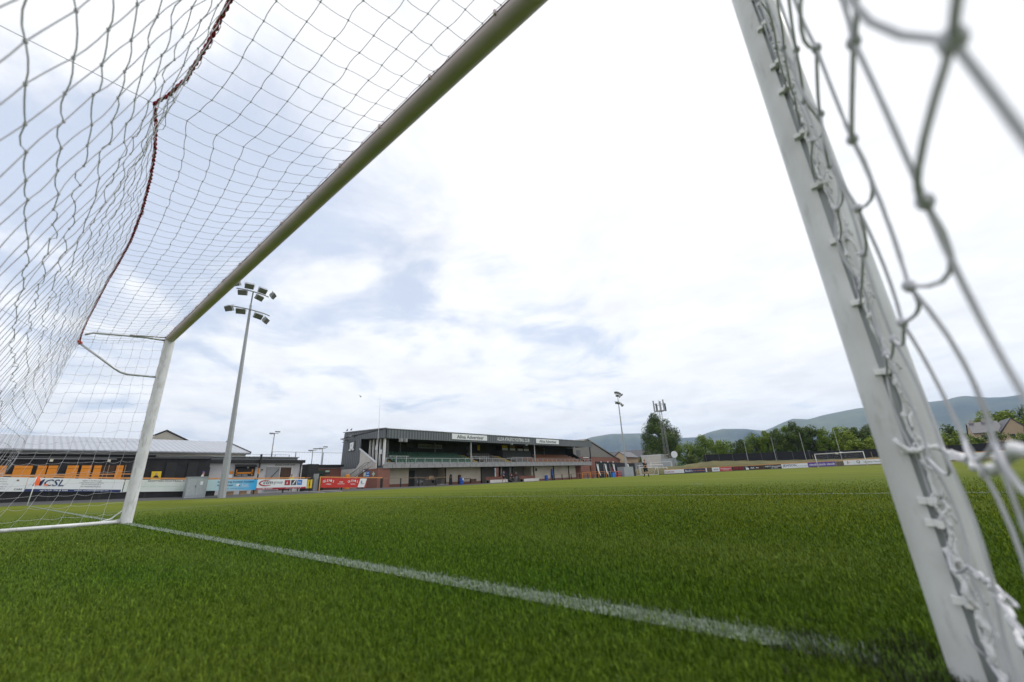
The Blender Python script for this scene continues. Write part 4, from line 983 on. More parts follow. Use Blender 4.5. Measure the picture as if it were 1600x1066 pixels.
# brick block and stair railing
bb_ = MB(); bb_.box(-42.5, -38.0, 27.6, 29.3, -.3, 1.55); bb_.prism([(-42.5, 27.6, 1.551), (-38.0, 27.6, 1.551), (-38.0, 27.6, 2.19), (-40.6, 27.6, 2.19)], (0, 1.7, 0)); part('brick_block', bb_, M_redbrick, st)
mb = MB(); a = Vector((-45.6, 27.5, 1.5)); b = Vector((-39.9, 27.5, 3.0))
for dz in (0, -.75): mb.tube([a+Vector((0, 0, dz)), a+Vector((1.0, 0, dz+.05)), b+Vector((-1, 0, dz-.05)), b+Vector((0, 0, dz))], .03, 5)
for k in range(17): p = a.lerp(b, k/16); mb.tube([(p.x, p.y, p.z-.75), (p.x, p.y, p.z)], .016, 4)
part('stair_railing', mb, M_black, st)
mb = MB(); a = Vector((-42.2, 27.55, 2.25)); b = Vector((-39.3, 27.55, 3.2))
for dz in (0, -.65): mb.tube([a+Vector((0, 0, dz)), b+Vector((0, 0, dz))], .03, 5)
for k in range(9): p = a.lerp(b, k/8); mb.tube([(p.x, p.y, p.z-.65), (p.x, p.y, p.z)], .016, 4)
part('stair_railing', mb, M_midgrey, st)
for (x, y0, y1, z0, z1, m, t_) in ((-37.97, 26.2, 26.6, 0, 0, 0, 0),): pass
for x0, x1, z0, z1, m, lab in ((-41.1, -40.6, 1.35, 1.85, M_palegreen, 'pale green safety notice'), (-40.5, -39.75, 1.25, 1.95, M_blueb, 'blue notice')):
    mb = MB(); mb.box(x0, x1, 27.56, 27.59, z0, z1); s_ = part('notice', mb, m, st, label=lab)
    mb = MB(); mb.box(x0+.08, x1-.08, 27.545, 27.556, z0+.12, z0+.22); mb.box(x0+.08, x1-.1, 27.545, 27.556, z1-.25, z1-.17); part('notice_lettering', mb, M_white, s_)
mb = MB(); mb.box(-39.0, -38.82, 27.56, 27.59, 1.3, 1.85); mb.box(-39.2, -39.01, 27.56, 27.59, 1.5, 1.68); mb.box(-38.81, -38.62, 27.56, 27.59, 1.5, 1.68); part('cross_sign', mb, M_palegreen, st)
# crest board on the gable
mb = MB(); mb.box(-46.5, -44.75, Y0-.06, Y0-.02, 4.72, 6.08); cr_ = part('crest_board', mb, M_print, st)
mb = MB(); mb.prism([(-46.05, Y0-.08, 5.15), (-45.62, Y0-.08, 4.98), (-45.2, Y0-.08, 5.15), (-45.12, Y0-.08, 5.95), (-46.12, Y0-.08, 5.88)], (0, .015, 0)); mb.prism([(-46.35, Y0-.08, 4.9), (-46.1, Y0-.08, 5.15), (-45.62, Y0-.08, 4.9), (-45.15, Y0-.08, 5.15), (-44.92, Y0-.08, 4.9), (-45.3, Y0-.08, 4.82), (-45.62, Y0-.08, 4.97), (-45.95, Y0-.08, 4.80)], (0, .01, 0)); part('crest', mb, M_white, cr_)
mb = MB(); mb.text('A', (-45.75, Y0-.085, 5.35), (1, 0, 0), .38, .22); part('crest_letter', mb, M_greyprint, cr_)
for x, z in ((-46.9, 6.35), (-45.3, 6.75)):
    mb = MB(); mb.obox((x, Y0-.35, z), (.34, .5, .26), Matrix.Rotation(.4, 3, 'Z')); part('flood_lamp', mb, M_midgrey, st)
# deck edge, tiers, rear wall
mb = MB()
npan = 38
for k in range(npan):
    a = Y0+.05+(Y1-.6-Y0)*k/npan; b = Y0+.05+(Y1-.6-Y0)*(k+1)/npan-.05; ybox(mb, -38.02, -37.90, a, b, dk, lambda y: dk(y)+.46)
part('deck_edge', mb, M_concrete, st)
mb = MB(); ybox(mb, -44.4, -38.03, Y0+.2, Y1-.6, dk, lambda y: dk(y)+.25); part('deck', mb, M_darkgrey, st)
NT = 5
mb = MB()
for k in range(NT): ybox(mb, -44.4, -39.3-.95*k, Y0+1.6, Y1-1.4, lambda y, k=k: dk(y)+.251+.34*k, lambda y, k=k: dk(y)+.25+.34*(k+1))
part('terrace_steps', mb, M_darkgrey, st)
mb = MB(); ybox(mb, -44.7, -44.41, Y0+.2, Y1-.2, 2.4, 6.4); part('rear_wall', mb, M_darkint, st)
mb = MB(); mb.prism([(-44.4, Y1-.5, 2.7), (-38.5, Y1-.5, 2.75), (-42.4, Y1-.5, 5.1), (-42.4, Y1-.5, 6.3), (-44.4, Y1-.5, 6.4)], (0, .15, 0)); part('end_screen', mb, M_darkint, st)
for y in (35, 41.5, 49, 71): mb = MB(); mb.box(-44.4, -44.2, y-.1, y+.1, 3, 6.3); part('rear_column', mb, M_midgrey, st)
for y, m in ((43.5, M_tube), (59.6, M_tube), (Y1-.25, M_black)):
    mb = MB(); mb.tube([(-38.2, y, dk(y)), (-38.2, y, rb(y)+.3)], .10 if m is M_tube else .13, 8); part('roof_column', mb, m, st)
mb = MB(); mb.tube([(-38.2, Y0+.3, 2.3), (-38.2, Y0+.3, 6.0)], .10, 8); part('roof_column', mb, M_whiteplastic, st)
# front balustrade
mb = MB()
for z in (1.18,): ybox(mb, -37.98, -37.93, Y0+.3, Y1-.2, lambda y: dk(y)+z, lambda y: dk(y)+z+.05)
for a, b in ((29.0, 32.0), (43.0, 47.3), (52.8, 58.3)): ybox(mb, -38.0, -37.95, a, b, lambda y: dk(y)+1.42, lambda y: dk(y)+1.48)
part('handrail', mb, M_tube, st)
nb = 34
for k in range(nb+1):
    y = Y0+.4+(Y1-.8-Y0)*k/nb; hi = any(a-.2 < y < b+.2 for a, b in ((29.0, 32.0), (43.0, 47.3), (52.8, 58.3)))
    mb = MB(); mb.box(-37.99, -37.92, y-.03, y+.03, dk(y)+.1, dk(y)+(1.45 if hi else 1.2)); part('baluster', mb, M_tube, st)
mb = MB(); ybox(mb, -38.06, -38.03, Y0+.3, Y1-.3, lambda y: dk(y)+.46, lambda y: dk(y)+.72); part('rail_panel', mb, M_midgrey, st)
# yellow stairways
for y0_, w_ in ((29.7, 1.1), (45.2, 1.5), (52.9, 2.2)):
    mb = MB()
    for k in range(NT*2): mb.box(-44.3, -38.65-.475*k, y0_, y0_+w_, dk(y0_)+.252+.17*k, dk(y0_)+.25+.17*(k+1)+.06)
    part('stairway', mb, M_yellowp, st)
# seats: one seat built once, copied as parts; the rest of the rows as one mass
def seat_mesh(mb, x, y, z):
    mb.box(x-.36, x+.02, y-.20, y+.20, z+.40, z+.45); mb.hexa([(x-.40, y-.20, z+.44), (x-.36, y-.20, z+.44), (x-.36, y+.20, z+.44), (x-.40, y+.20, z+.44)], [(x-.50, y-.18, z+.80), (x-.46, y-.18, z+.80), (x-.46, y+.18, z+.80), (x-.50, y+.18, z+.80)])
    mb.box(x-.22, x-.12, y-.03, y+.03, z, z+.40)
cells = []
for k in range(NT):
    for y in np.arange(30.9, Y1-1.8, .5):
        if any(a-.25 < y < a+w_+.25 for a, w_ in ((45.2, 1.5), (52.9, 2.2))): continue
        if k >= 3 and 54.5 < y < 65: continue
        m = 0 if y < 45.2 else (1 if y < 59 else 2)
        z = dk(y)+.25+.34*(k) + (0 if k == 0 else 0); x = -38.75-.95*k if k else -38.75
        cells.append((y+k*.6, x, y, dk(y)+.25+.34*k, m))
cells.sort()
SM = [M_green, M_paleseat, M_orseat]
proto = None
for c in cells[:100]:
    if proto is None:
        mb = MB(); seat_mesh(mb, 0, 0, 0); me = bpy.data.meshes.new('seat'); setmesh(me, mb.v, mb.f); me.materials.append(M_green)
        proto = bpy.data.objects.new('seat', me); o = proto
    else: o = proto.copy()
    COL.objects.link(o); o.parent = st; o.location = Vector((c[1], c[2], c[3]))-st.location
mb = MB()
for c in cells[100:]: mb.cur = c[4]; seat_mesh(mb, c[1], c[2], c[3])
part('seat_rows', mb, SM, st, kind='stuff')
# press box
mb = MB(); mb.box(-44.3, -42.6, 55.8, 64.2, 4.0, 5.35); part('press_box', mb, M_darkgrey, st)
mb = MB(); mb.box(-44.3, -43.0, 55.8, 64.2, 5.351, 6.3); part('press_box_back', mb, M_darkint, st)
for k, (y, m) in enumerate(((56.1, M_yellow), (58.3, M_wood), (60.6, M_maroon), (62.5, M_darkgrey))):
    mb = MB(); mb.box(-42.99, -42.94, y, y+1.5, 5.8, 6.25); wn = part('window', mb, m, st)
    mb = MB(); mb.box(-42.98, -42.9, y, y+1.5, 5.36, 5.75); part('desk_board', mb, M_white, wn)
    mb = MB(); mb.box(-42.99, -42.9, y+1.52, y+1.62, 5.36, 6.25); part('window_frame', mb, M_black, wn)
# signs inside the stand and on the fascia
mb = MB(); mb.box(-44.38, -44.33, 38.2, 43.0, 5.35, 6.0); sg = part('sign', mb, M_midgrey, st, label='dim grey sign with dark writing under the roof')
mb = MB(); mb.text('Goldsmith Theodore', (-44.33, 38.4, 5.5), R_S, .32, 4.4); part('lettering', mb, M_print, sg)
for y in (36.2, 48.4): mb = MB(); mb.box(-44.38, -44.33, y, y+1.1, 5.4, 6.0); part('sign', mb, M_darkgrey, st)
mb = MB(); mb.box(-44.38, -44.33, 66.0, 70.5, 5.5, 6.1); part('sign', mb, M_brown, st)
mb = MB(); mb.box(-44.36, -44.3, 51.1, 51.7, 5.35, 6.2); part('lit_sign', mb, M_yellow, st)
def fascia_sign(y0, y1, s_, lab):
    mb = MB(); zc0, zc1 = (rb(y0)+rt(y0))/2+.10, (rb(y1)+rt(y1))/2+.10; hh = .40
    mb.hexa([(-37.74, y0, zc0-hh), (-37.69, y0, zc0-hh), (-37.69, y1, zc1-hh), (-37.74, y1, zc1-hh)], [(-37.74, y0, zc0+hh), (-37.69, y0, zc0+hh), (-37.69, y1, zc1+hh), (-37.74, y1, zc1+hh)])
    o = part('sign', mb, M_white, st, label=lab); mb = MB()
    mb.text(s_, (-37.69, y0+(y1-y0)*.13, zc0-.25), (0, 1, (zc1-zc0)/(y1-y0)), .52, (y1-y0)*.76); part('lettering', mb, M_print, o)
fascia_sign(39.2, 46.6, 'Alloa Advertiser', 'larger white newspaper sign on the fascia')
fascia_sign(59.6, 67.0, 'Alloa Advertiser', 'farther white newspaper sign on the fascia')
mb = MB(); mb.text('ALLOA ATHLETIC FOOTBALL CLUB', (-37.74, 49.0, 6.34), (0, 1, .008), .56, 8.6, lift=.03); part('fascia_lettering', mb, M_white, st)
for y in (30.4, 31.1): mb = MB(); mb.obox((-37.6, y, 5.62), (.35, .5, .42), Matrix.Rotation(.5, 3, 'Z')); mb.tube([(-37.7, y, 5.6), (-37.8, y, 5.9)], .03, 4); part('flood_lamp', mb, M_midgrey, st)
for y in (52.5, 56.5, 72.3): mb = MB(); mb.obox((-37.6, y, 5.85), (.3, .35, .2)); part('flood_lamp', mb, M_midgrey, st)
mb = MB(); mb.tube([(-38.9, 27.9, 2.3), (-38.9, 27.9, 7.6), (-38.85, 27.75, 11.4)], [.035, .03, .008], 5); solo('antenna', mb, M_whiteplastic, 'thin white aerial rising from the left corner of the stand roof', 'antenna', (-38.9, 27.9, 2.3))
mb = MB(); mb.tube([(-42, 79.8, 6.9), (-42, 79.8, 11.5)], [.03, .01], 4); solo('antenna', mb, M_whiteplastic, 'faint thin aerial above the right end of the stand roof', 'antenna', (-42, 79.8, 6.9))
# under-deck wall: cream bays, dark recesses, doors
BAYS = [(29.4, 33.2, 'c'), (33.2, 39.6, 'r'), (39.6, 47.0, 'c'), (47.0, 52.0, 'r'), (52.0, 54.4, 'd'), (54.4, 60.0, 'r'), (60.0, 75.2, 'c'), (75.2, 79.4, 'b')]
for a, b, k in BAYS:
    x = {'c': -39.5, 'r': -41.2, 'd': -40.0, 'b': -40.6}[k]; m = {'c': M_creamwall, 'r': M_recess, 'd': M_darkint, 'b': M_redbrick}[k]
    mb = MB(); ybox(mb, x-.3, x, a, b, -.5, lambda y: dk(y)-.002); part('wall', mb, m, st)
    if k == 'c':
        mb = MB(); mb.box(x+.002, x+.03, a, b, ga((a+b)/2)-.1, ga((a+b)/2)+.42); part('dado', mb, M_redbrick, st)
        for s_ in (a, b-.14): mb = MB(); ybox(mb, -41.2, x-.31, s_, s_+.14, -.5, lambda y: dk(y)-.002); part('return_wall', mb, M_creamwall, st)
mb = MB(); mb.box(-41.15, -41.1, 34.1, 35.4, -.1, 2.0); part('door', mb, M_darkint, st)
for y in (52.0, 54.3): mb = MB(); mb.box(-39.9, -39.7, y, y+.15, -.2, 2.2); part('door_frame', mb, M_whitecloth, st)
for y in (52.0, 54.3): mb = MB(); mb.box(-39.69, -39.67, y, y+.13, -.2, 1.25); part('door_frame_base', mb, M_red, st)
for y in (39.5, 46.9, 54.6, 60.6, 67.0, 72.4): mb = MB(); mb.box(-39.44, -39.3, y-.06, y+.06, -.3, dk(y)); part('pipe', mb, M_black, st)
mb = MB(); mb.box(-39.47, -39.44, 61.2, 61.7, 1.5, 2.0); part('notice', mb, M_print, st)
mb = MB(); mb.box(-38.4, -38.0, 79.3, 80.2, -.4, 2.25); part('end_pier', mb, M_redbrick, st)

# furniture under the deck
def barrel(lab, x, y, z):
    t = thing('barrel', lab, 'barrel', (x, y, z), 'blue barrels in front of the stand')
    mb = MB(); mb.lathe((x, y, z), [(.26, 0), (.29, .06), (.30, .3), (.285, .33), (.30, .36), (.30, .62), (.285, .65), (.30, .68), (.28, .88), (.26, .92)], 16); part('drum', mb, M_bluebarrel, t, smooth=True)
    mb = MB(); mb.lathe((x, y, z+.921), [(.27, 0), (.27, .03)], 16); part('rim', mb, M_midgrey, t)
    return t
barrel('blue plastic barrel with a white label, nearer of two in front of the stand', -36.2, 39.6, ga(39)+.02)
mb = MB(); mb.box(-35.93, -35.90, 39.62, 39.78, .45, .72)
solo('label', mb, M_white, 'small white label on the nearer blue barrel', 'label', (-35.9, 39.7, .6))
barrel('blue plastic barrel farther along, beside the blue hanging coat', -36.4, 60.2, ga(60)+.02)
def bench_unit(lab, y0, y1, x=-37.9, tilt=0.):
    z = ga(y0)+.03; t = thing('bench', lab, 'bench', (x, (y0+y1)/2, z), 'dugout benches')
    mb = MB(); mb.box(x-.9, x-.5, y0, y1, z+.42, z+.48); part('seat', mb, M_wood, t)
    mb = MB(); mb.box(x-1.0, x-.92, y0, y1, z+.5, z+.95); part('backrest', mb, M_redbrick, t)
    mb = MB(); mb.box(x-.05, x, y0+.1, y1-.1, z+.03, z+.47); part('front_panel', mb, M_whiterender, t)
    for y in (y0+.3, y1-.3): mb = MB(); mb.box(x-.85, x-.55, y-.05, y+.05, z, z+.419); part('leg', mb, M_black, t)
    return t
bench_unit('brown topped dugout bench with a pale front panel, left of the dark doorway', 47.2, 51.6)
bench_unit('dugout bench with a sloping pale front, right of the seated group', 55.6, 60.2)
mb = MB(); mb.box(-38.3, -37.9, 40.9, 41.2, -.2, 1.2); mb.box(-38.2, -37.9, 41.2, 43.2, .55, .65); mb.box(-38.2, -37.9, 43.2, 44.3, 0, .58); solo('equipment_table', mb, M_brown, 'dark worn table and boxes to the right of the nearer blue barrel', 'table', (-38, 42, 0))
mb = MB(); mb.box(-38.05, -37.9, 36.9, 39.1, 0, .04); solo('plank', mb, M_white, 'white plank lying on the walk before the nearer blue barrel', 'plank', (-38, 38, 0))
mb = MB(); mb.hexa([(-37.6, 38.6, -.1), (-37.3, 38.6, -.1), (-37.3, 39.0, -.1), (-37.6, 39.0, -.1)], [(-37.6, 38.65, 1.05), (-37.35, 38.65, 1.05), (-37.35, 38.95, 1.05), (-37.6, 38.95, 1.05)]); mb.ball((-37.45, 38.8, 1.15), .16, 8, 6); solo('covered_post', mb, M_black, 'black wrapped post with a round top left of the nearer blue barrel', 'post', (-37.4, 38.8, 0))
mb = MB(); mb.hexa([(-39.4, 66.0, .2), (-39.2, 66.0, .2), (-39.2, 66.7, .2), (-39.4, 66.7, .2)], [(-39.42, 66.15, 1.75), (-39.3, 66.15, 1.75), (-39.3, 66.55, 1.75), (-39.42, 66.55, 1.75)]); mb.ball((-39.33, 66.35, 1.75), .16, 8, 5, (.5, 1, .8)); solo('coat', mb, M_bluebarrel, 'blue coat hanging on the cream wall beside the farther barrel', 'coat', (-39.3, 66.35, 1))
# mowers / wheeled kit parked in the recess
def trolley(lab, x, y, z, m, s=1.):
    t = thing('equipment_trolley', lab, 'trolley', (x, y, z))
    mb = MB(); mb.box(x-.25, x+.25, y-.45*s, y+.45*s, z+.28, z+.62); part('box', mb, m, t)
    for dy in (-.3*s, .3*s):
        mb = MB(); P = [(x+.28, y+dy+.17*math.cos(a), z+.17+.17*math.sin(a)) for a in np.linspace(0, 2*PI, 13)]; mb.tube(P, .035, 5, False); part('wheel', mb, M_black, t)
    mb = MB(); mb.tube([(x-.2, y-.4*s, z+.6), (x-.2, y-.5*s, z+1.1), (x+.2, y-.5*s, z+1.1), (x+.2, y-.4*s, z+.6)], .02, 5); part('handle', mb, M_midgrey, t); return t
trolley('dark wheeled kit trolley with upright handle left of the recess door', -37.6, 33.4, .0, M_darkgrey)
trolley('low dark wheeled machine below the timber stacked in the recess', -37.6, 36.3, -.02, M_black, 1.2)
mb = MB(); mb.box(-38.4, -38.1, 34.9, 36.9, .72, .80); mb.box(-38.5, -38.2, 35.6, 36.3, .8, 1.15); mb.box(-38.4, -38.1, 36.0, 38.6, .92, .97); solo('timber_stack', mb, M_wood, 'stacked timber boards leaning in the recess behind the handrail', 'timber', (-38.3, 36, .7))
# barriers at the right end
rail('pale handrail with dark posts before the cream wall right of the farther barrel', [(-36.2, 61.8, .72), (-36.2, 74.4, .78)], .05, .05, M_wood, step=3.0)
rail('bright orange double rail before the brick end of the stand', [(-36.2, 72.2, .95), (-36.2, 77.5, 1.0), (-36.2, 82.3, 1.0)], .06, .06, M_orange, pm=M_orange, step=2.6, mid=.36)
rail('grey handrail running from the orange rails toward the farther cabinet', [(-35.8, 82.6, .98), (-35.8, 89.2, .98)], .05, .05, M_tube, pm=M_tube, step=2.2)

# ------------------------------------------------------------------ black panel wall, barn
pw = thing('panel_wall', 'tall black panel wall with white printed figures beyond the stand', 'wall', (-37.4, 88, 0))
mb = MB(); mb.hexa([(-37.6, 80.5, -.4), (-37.4, 80.5, -.4), (-37.0, 99.4, -.4), (-37.2, 99.4, -.4)], [(-37.6, 80.5, 3.15), (-37.4, 80.5, 3.15), (-37.0, 99.4, 2.75), (-37.2, 99.4, 2.75)]); part('panels', mb, M_mesh, pw)
for y in (80.9, 84.4, 88.2, 95.5):
    x = -37.33+.4*(y-80.5)/19
    mb = MB()
    mb.prism([(x, y-.5, 2.7), (x, y-.2, 1.5), (x, y+.1, .9), (x, y+.9, .15), (x, y+1.0, .35), (x, y+.45, 1.3), (x, y+.3, 2.6), (x, y+.05, 2.6), (x, y+.0, 2.0), (x, y-.25, 2.65)], (.02, 0, 0)); part('printed_figure', mb, M_white, pw)
for y in (87.0, 92.2): mb = MB(); x = -37.33+.4*(y-80.5)/19; mb.box(x, x+.02, y-.25, y+.25, 1.0, 1.9); part('printed_figure', mb, M_crimson, pw)
for y in (83.3, 86.1): mb = MB(); x = -37.2+.4*(y-80.5)/19; mb.tube([(x, y, -.3), (x, y, 2.6)], .05, 5); part('post', mb, M_tube, pw)
for y in (82.4, 85.6, 88.2): mb = MB(); mb.box(-37.3, -37.15, y-.12, y+.12, 2.95, 3.2); part('wall_light', mb, M_white, pw)
mb = MB(); mb.box(-36.1, -35.7, 84.3, 85.6, -.25, .75); solo('blue_board', mb, M_blueb, 'small blue board leaning beside the red cage', 'board', (-36, 85, 0))
mb = MB()
for z in (-.2, .3, .9): mb.tube([(-36.1, 85.9, z), (-35.6, 85.9, z), (-35.6, 88.2, z), (-36.1, 88.2, z), (-36.1, 85.9, z)], .06, 5)
for y in (85.9, 86.7, 87.5, 88.2): mb.tube([(-35.6, y, -.25), (-35.6, y, .95)], .06, 5)
solo('ball_cage', mb, M_red, 'small red metal cage left of the farther floodlight cabinet', 'cage', (-35.8, 87, 0))
br = thing('barn', 'large barn gable of weathered grey sheets over red brick beyond the stand', 'building', (-56, 104, 0))
mb = MB(); mb.box(-70, -52, 84, 122.5, -.4, 5.3); part('brick_base', mb, M_redbrick, br)
mb = MB(); mb.prism([(-51.95, 84, 5.301), (-51.95, 118.5, 5.301), (-51.95, 103.2, 9.95), (-51.95, 84, 6.2)], (-.2, 0, 0)); part('gable_sheeting', mb, M_fibre, br)
mb = MB(); mb.prism([(-51.8, 122.9, 4.5), (-51.8, 103.2, 10.1), (-51.8, 83.6, 4.7), (-51.8, 83.6, 4.9), (-51.8, 103.2, 10.3), (-51.8, 123.2, 4.62)], (-18, 0, 0)); part('roof', mb, M_fibre, br)
mb = MB(); mb.box(-51.93, -51.85, 96.8, 98.6, 5.6, 7.0); part('vent', mb, M_darkgrey, br)
mb = MB(); mb.box(-51.95, -51.9, 100, 103, 5.0, 5.2); part('lamp_strip', mb, M_white, br)
mb = MB(); mb.box(-50, -46, 118, 134, -.4, 3.3); mb.box(-46.2, -45.6, 118, 134, 3.31, 3.5); solo('low_building', mb, M_redbrick, 'low brick building with a pale roof edge behind the farther floodlight', 'building', (-48, 126, 0))

# small training goals, cabin, phone mast
def frame_goal(lab, x, y, rz, W_, H_, D_, r=.06, netg=True):
    t = thing('training_goal', lab, 'goal', (0, 0, 0), 'white training goals stored past the end of the pitch')
    for s_ in (0, W_): mb = MB(); mb.tube([(s_, 0, 0), (s_, 0, H_)], r, 6); part('post', mb, M_whiteplastic, t)
    mb = MB(); mb.tube([(-r, 0, H_+r), (W_+r, 0, H_+r)], r, 6); part('crossbar', mb, M_whiteplastic, t)
    mb = MB(); mb.tube([(0, 0, r), (0, D_, r), (W_, D_, r), (W_, 0, r)], r*.9, 6); mb.tube([(0, 0, H_), (0, D_*.4, H_), (0, D_, 0)], r*.5, 5); mb.tube([(W_, 0, H_), (W_, D_*.4, H_), (W_, D_, 0)], r*.5, 5); part('base_frame', mb, M_whiteplastic, t)
    if netg:
        mb = MB(); net_panel(mb, qgrid((0, D_*.4, H_), (W_, D_*.4, H_), (W_, D_, .1), (0, D_, .1), int(W_/.25), 7), .004, 0, 1, (0, 0), (0, 0), 3); part('netting', mb, M_twine, t)
    t.location = (x, y, -.15); t.rotation_euler = (0, 0, rz); return t
frame_goal('nearest small white training goal standing behind the walking player', -35.3, 98.6, 1.25, 6.3, 1.75, 1.5)
frame_goal('larger white training goal behind the smaller one, its bar standing higher', -36.6, 101.0, 1.25, 9.0, 2.35, 1.8)
frame_goal('white training goal tipped high at the left of the dry bank', -38.2, 112.5, .05, 5.6, 3.1, 1.6)
frame_goal('white five-a-side training goal next to the first far advertising board', -35.6, 108.8, .1, 3.0, 1.6, 1.0)
cb = thing('cabin', 'plain white box cabin left of the phone mast', 'cabin', (-40, 121, 0))
mb = MB(); mb.box(-43.3, -37.4, 119, 124, 0, 5.1); part('body', mb, M_whiterender, cb)
mb = MB(); mb.box(-43.4, -37.3, 118.9, 124.1, 5.101, 5.3); part('roof', mb, M_white, cb)
mb = MB(); mb.hexa([(-46.0, 117.5, .2), (-42.9, 117.5, .2), (-42.9, 120.5, .2), (-46.0, 120.5, .2)], [(-45.8, 117.6, 3.4), (-43.0, 117.6, 3.4), (-43.0, 120.4, 3.4), (-45.8, 120.4, 3.4)]); solo('container', mb, M_midgrey, 'grey container left of the white cabin', 'container', (-44.5, 119, 0))
def lattice(mb, x, y, z0, z1, w0, w1, n=12):
    for k in range(n):
        a, b = k/n, (k+1)/n; za, zb_ = z0+(z1-z0)*a, z0+(z1-z0)*b; wa, wb = w0+(w1-w0)*a, w0+(w1-w0)*b
        ca = [(x+sx*wa, y+sy_*wa, za) for sx, sy_ in ((-1, -1), (1, -1), (1, 1), (-1, 1))]; cb_ = [(x+sx*wb, y+sy_*wb, zb_) for sx, sy_ in ((-1, -1), (1, -1), (1, 1), (-1, 1))]
        for i in range(4): mb.tube([ca[i], cb_[i]], .04, 4); mb.tube([ca[i], cb_[(i+1) % 4]], .02, 3); mb.tube([cb_[i], cb_[(i+1) % 4]], .018, 3)
pm = thing('phone_mast', 'grey lattice phone mast with antennas on top, in front of the big round tree', 'mast', (-35.0, 118, 0))
mb = MB(); lattice(mb, -35.2, 118, 1.5, 17.6, .62, .30, 14); part('tower', mb, M_lampbody, pm)
mb = MB()
for z in (17.4, 19.3):
    P = [(-35.2+1.5*math.cos(a), 118+1.5*math.sin(a), z) for a in np.linspace(0, 2*PI, 9)]; mb.tube(P, .08, 4, False)
for a in np.linspace(0, PI, 4)[:3]: mb.tube([(-35.2-1.5*math.cos(a), 118-1.5*math.sin(a), 17.4), (-35.2+1.5*math.cos(a), 118+1.5*math.sin(a), 17.4)], .07, 4)
part('platform', mb, M_tube, pm)
for k in range(9):
    a = k*2*PI/9+.3; c = (-35.2+1.6*math.cos(a), 118+1.6*math.sin(a)); mb = MB(); mb.box(c[0]-.17, c[0]+.17, c[1]-.12, c[1]+.12, 17.2+.2*(k % 2), 20.0+.5*((k*7) % 3-1)); part('antenna', mb, M_galv if k % 3 else M_darkgrey, pm)
mb = MB(); mb.tube([(-35.2, 118, 17.5), (-35.2, 118, 20.8)], .05, 4); part('spike', mb, M_tube, pm)
mb = MB(); mb.box(-36.6, -33.6, 116.2, 118.8, .8, 3.9); solo('equipment_shed', mb, M_galvcab, 'grey equipment shed at the foot of the phone mast', 'shed', (-35, 117.5, 0))
dsh = thing('satellite_dish', 'white round dish standing right of the phone mast', 'dish', (-32.7, 117, 0))
mb = MB(); mb.tube([(-32.7, 117, 0), (-32.7, 117, 4.7)], .08, 6); part('pole', mb, M_tube, dsh)
mb = MB(); mb.lathe((0, 0, 0), [(.9, .25), (.6, .10), (.2, .02), (.05, 0)], 16); mb.v = [(-32.7+a[0], 116.8-a[2], 4.9+a[1]) for a in mb.v]; part('reflector', mb, M_white, dsh)

# ------------------------------------------------------------------ far end: boards, bank, windbreak, ball-stop poles
def far_board(label, x0, x1, m, dz=0., h=.86, y=105.0):
    t = thing('advertising_board', label, 'advertising board', ((x0+x1)/2, y, 0)); z0 = .10+dz
    mb = MB(); mb.box(x0, x1, y, y+.05, z0, z0+h); part('panel', mb, m, t)
    def put(mb, s, u, v, hh, width=None): mb.text(s, (x0+(x1-x0)*u, y, z0+h*(v-.05)), R_F, h*hh*1.25, width*1.08 if width else None, 0, .015)
    return t, put, z0
t, put, z = far_board('first white board at the left end of the far side, with faint dark red writing', -31.9, -27.1, M_white, -.1)
mb = MB(); put(mb, 'Dewbrook', .05, .28, .38, 2.0); part('lettering', mb, M_crimson, t)
t, put, z = far_board('long navy board with white and orange writing on the far side', -27.0, -22.1, M_navy, -.1)
mb = MB(); put(mb, "Bock's", .05, .3, .45, 1.5); part('lettering', mb, M_white, t); mb = MB(); put(mb, 'plus windows', .40, .28, .32, 2.6); part('lettering', mb, M_orange, t)
t, put, z = far_board('narrow white end panel right of the long navy board', -22.05, -21.8, M_white, -.1)
t, put, z = far_board('small white board left of the pinkish red board', -20.6, -19.0, M_white, -.05)
mb = MB(); put(mb, 'WATSON', .18, .3, .35, 1.0); part('lettering', mb, M_navy, t)
t, put, z = far_board('pinkish red board with fine white writing on the far side', -18.95, -16.4, mat('pink_red_board', (.55, .06, .08), .45), -.05)
mb = MB(); put(mb, 'Mackenzie', .1, .55, .22, 2.0); put(mb, 'joinery', .25, .18, .2, 1.2); part('lettering', mb, M_white, t)
t, put, z = far_board('black board with big dark red letters on the far side', -16.35, -13.9, M_black, -.05)
mb = MB(); put(mb, 'SIMS', .1, .22, .55, 2.0); part('lettering', mb, M_crimson, t)
t, put, z = far_board('black board with a white figure emblem on the far side', -13.85, -11.7, M_black, -.05)
mb = MB(); put(mb, 'THE', .1, .6, .25, .5); mb.box(-13.5, -12.9, 104.97, 104.985, .12, .5); put(mb, 'AA', .6, .3, .4, .7); part('lettering', mb, M_white, t)
t, put, z = far_board('dark brown board with pale figures on the far side', -11.65, -10.0, M_brown, -.05)
mb = MB(); put(mb, '~', .1, .4, .2, .5); part('lettering', mb, M_white, t)
t, put, z = far_board('black board with bold white words left of the white one with navy capitals', -9.95, -6.65, M_black, -.02)
mb = MB(); put(mb, 'PARTS Alexanders', .08, .5, .28, 2.8); put(mb, 'car sales', .4, .18, .2, 1.2); part('lettering', mb, M_white, t)
t, put, z = far_board('white board with big navy capitals and small grey print', -6.6, -1.95, M_white, -.02)
mb = MB(); put(mb, 'JEWSON', .05, .25, .55, 2.25); part('lettering', mb, M_navy, t); mb = MB(); put(mb, 'building better together', .57, .35, .18, 1.9); part('lettering', mb, M_greyprint, t)
t, put, z = far_board('purple board repeating a white word, behind the far goal', -1.9, 2.7, M_purple, .05)
mb = MB()
for k in range(3): put(mb, 'cinch', .05+.32*k, .3, .42, 1.15)
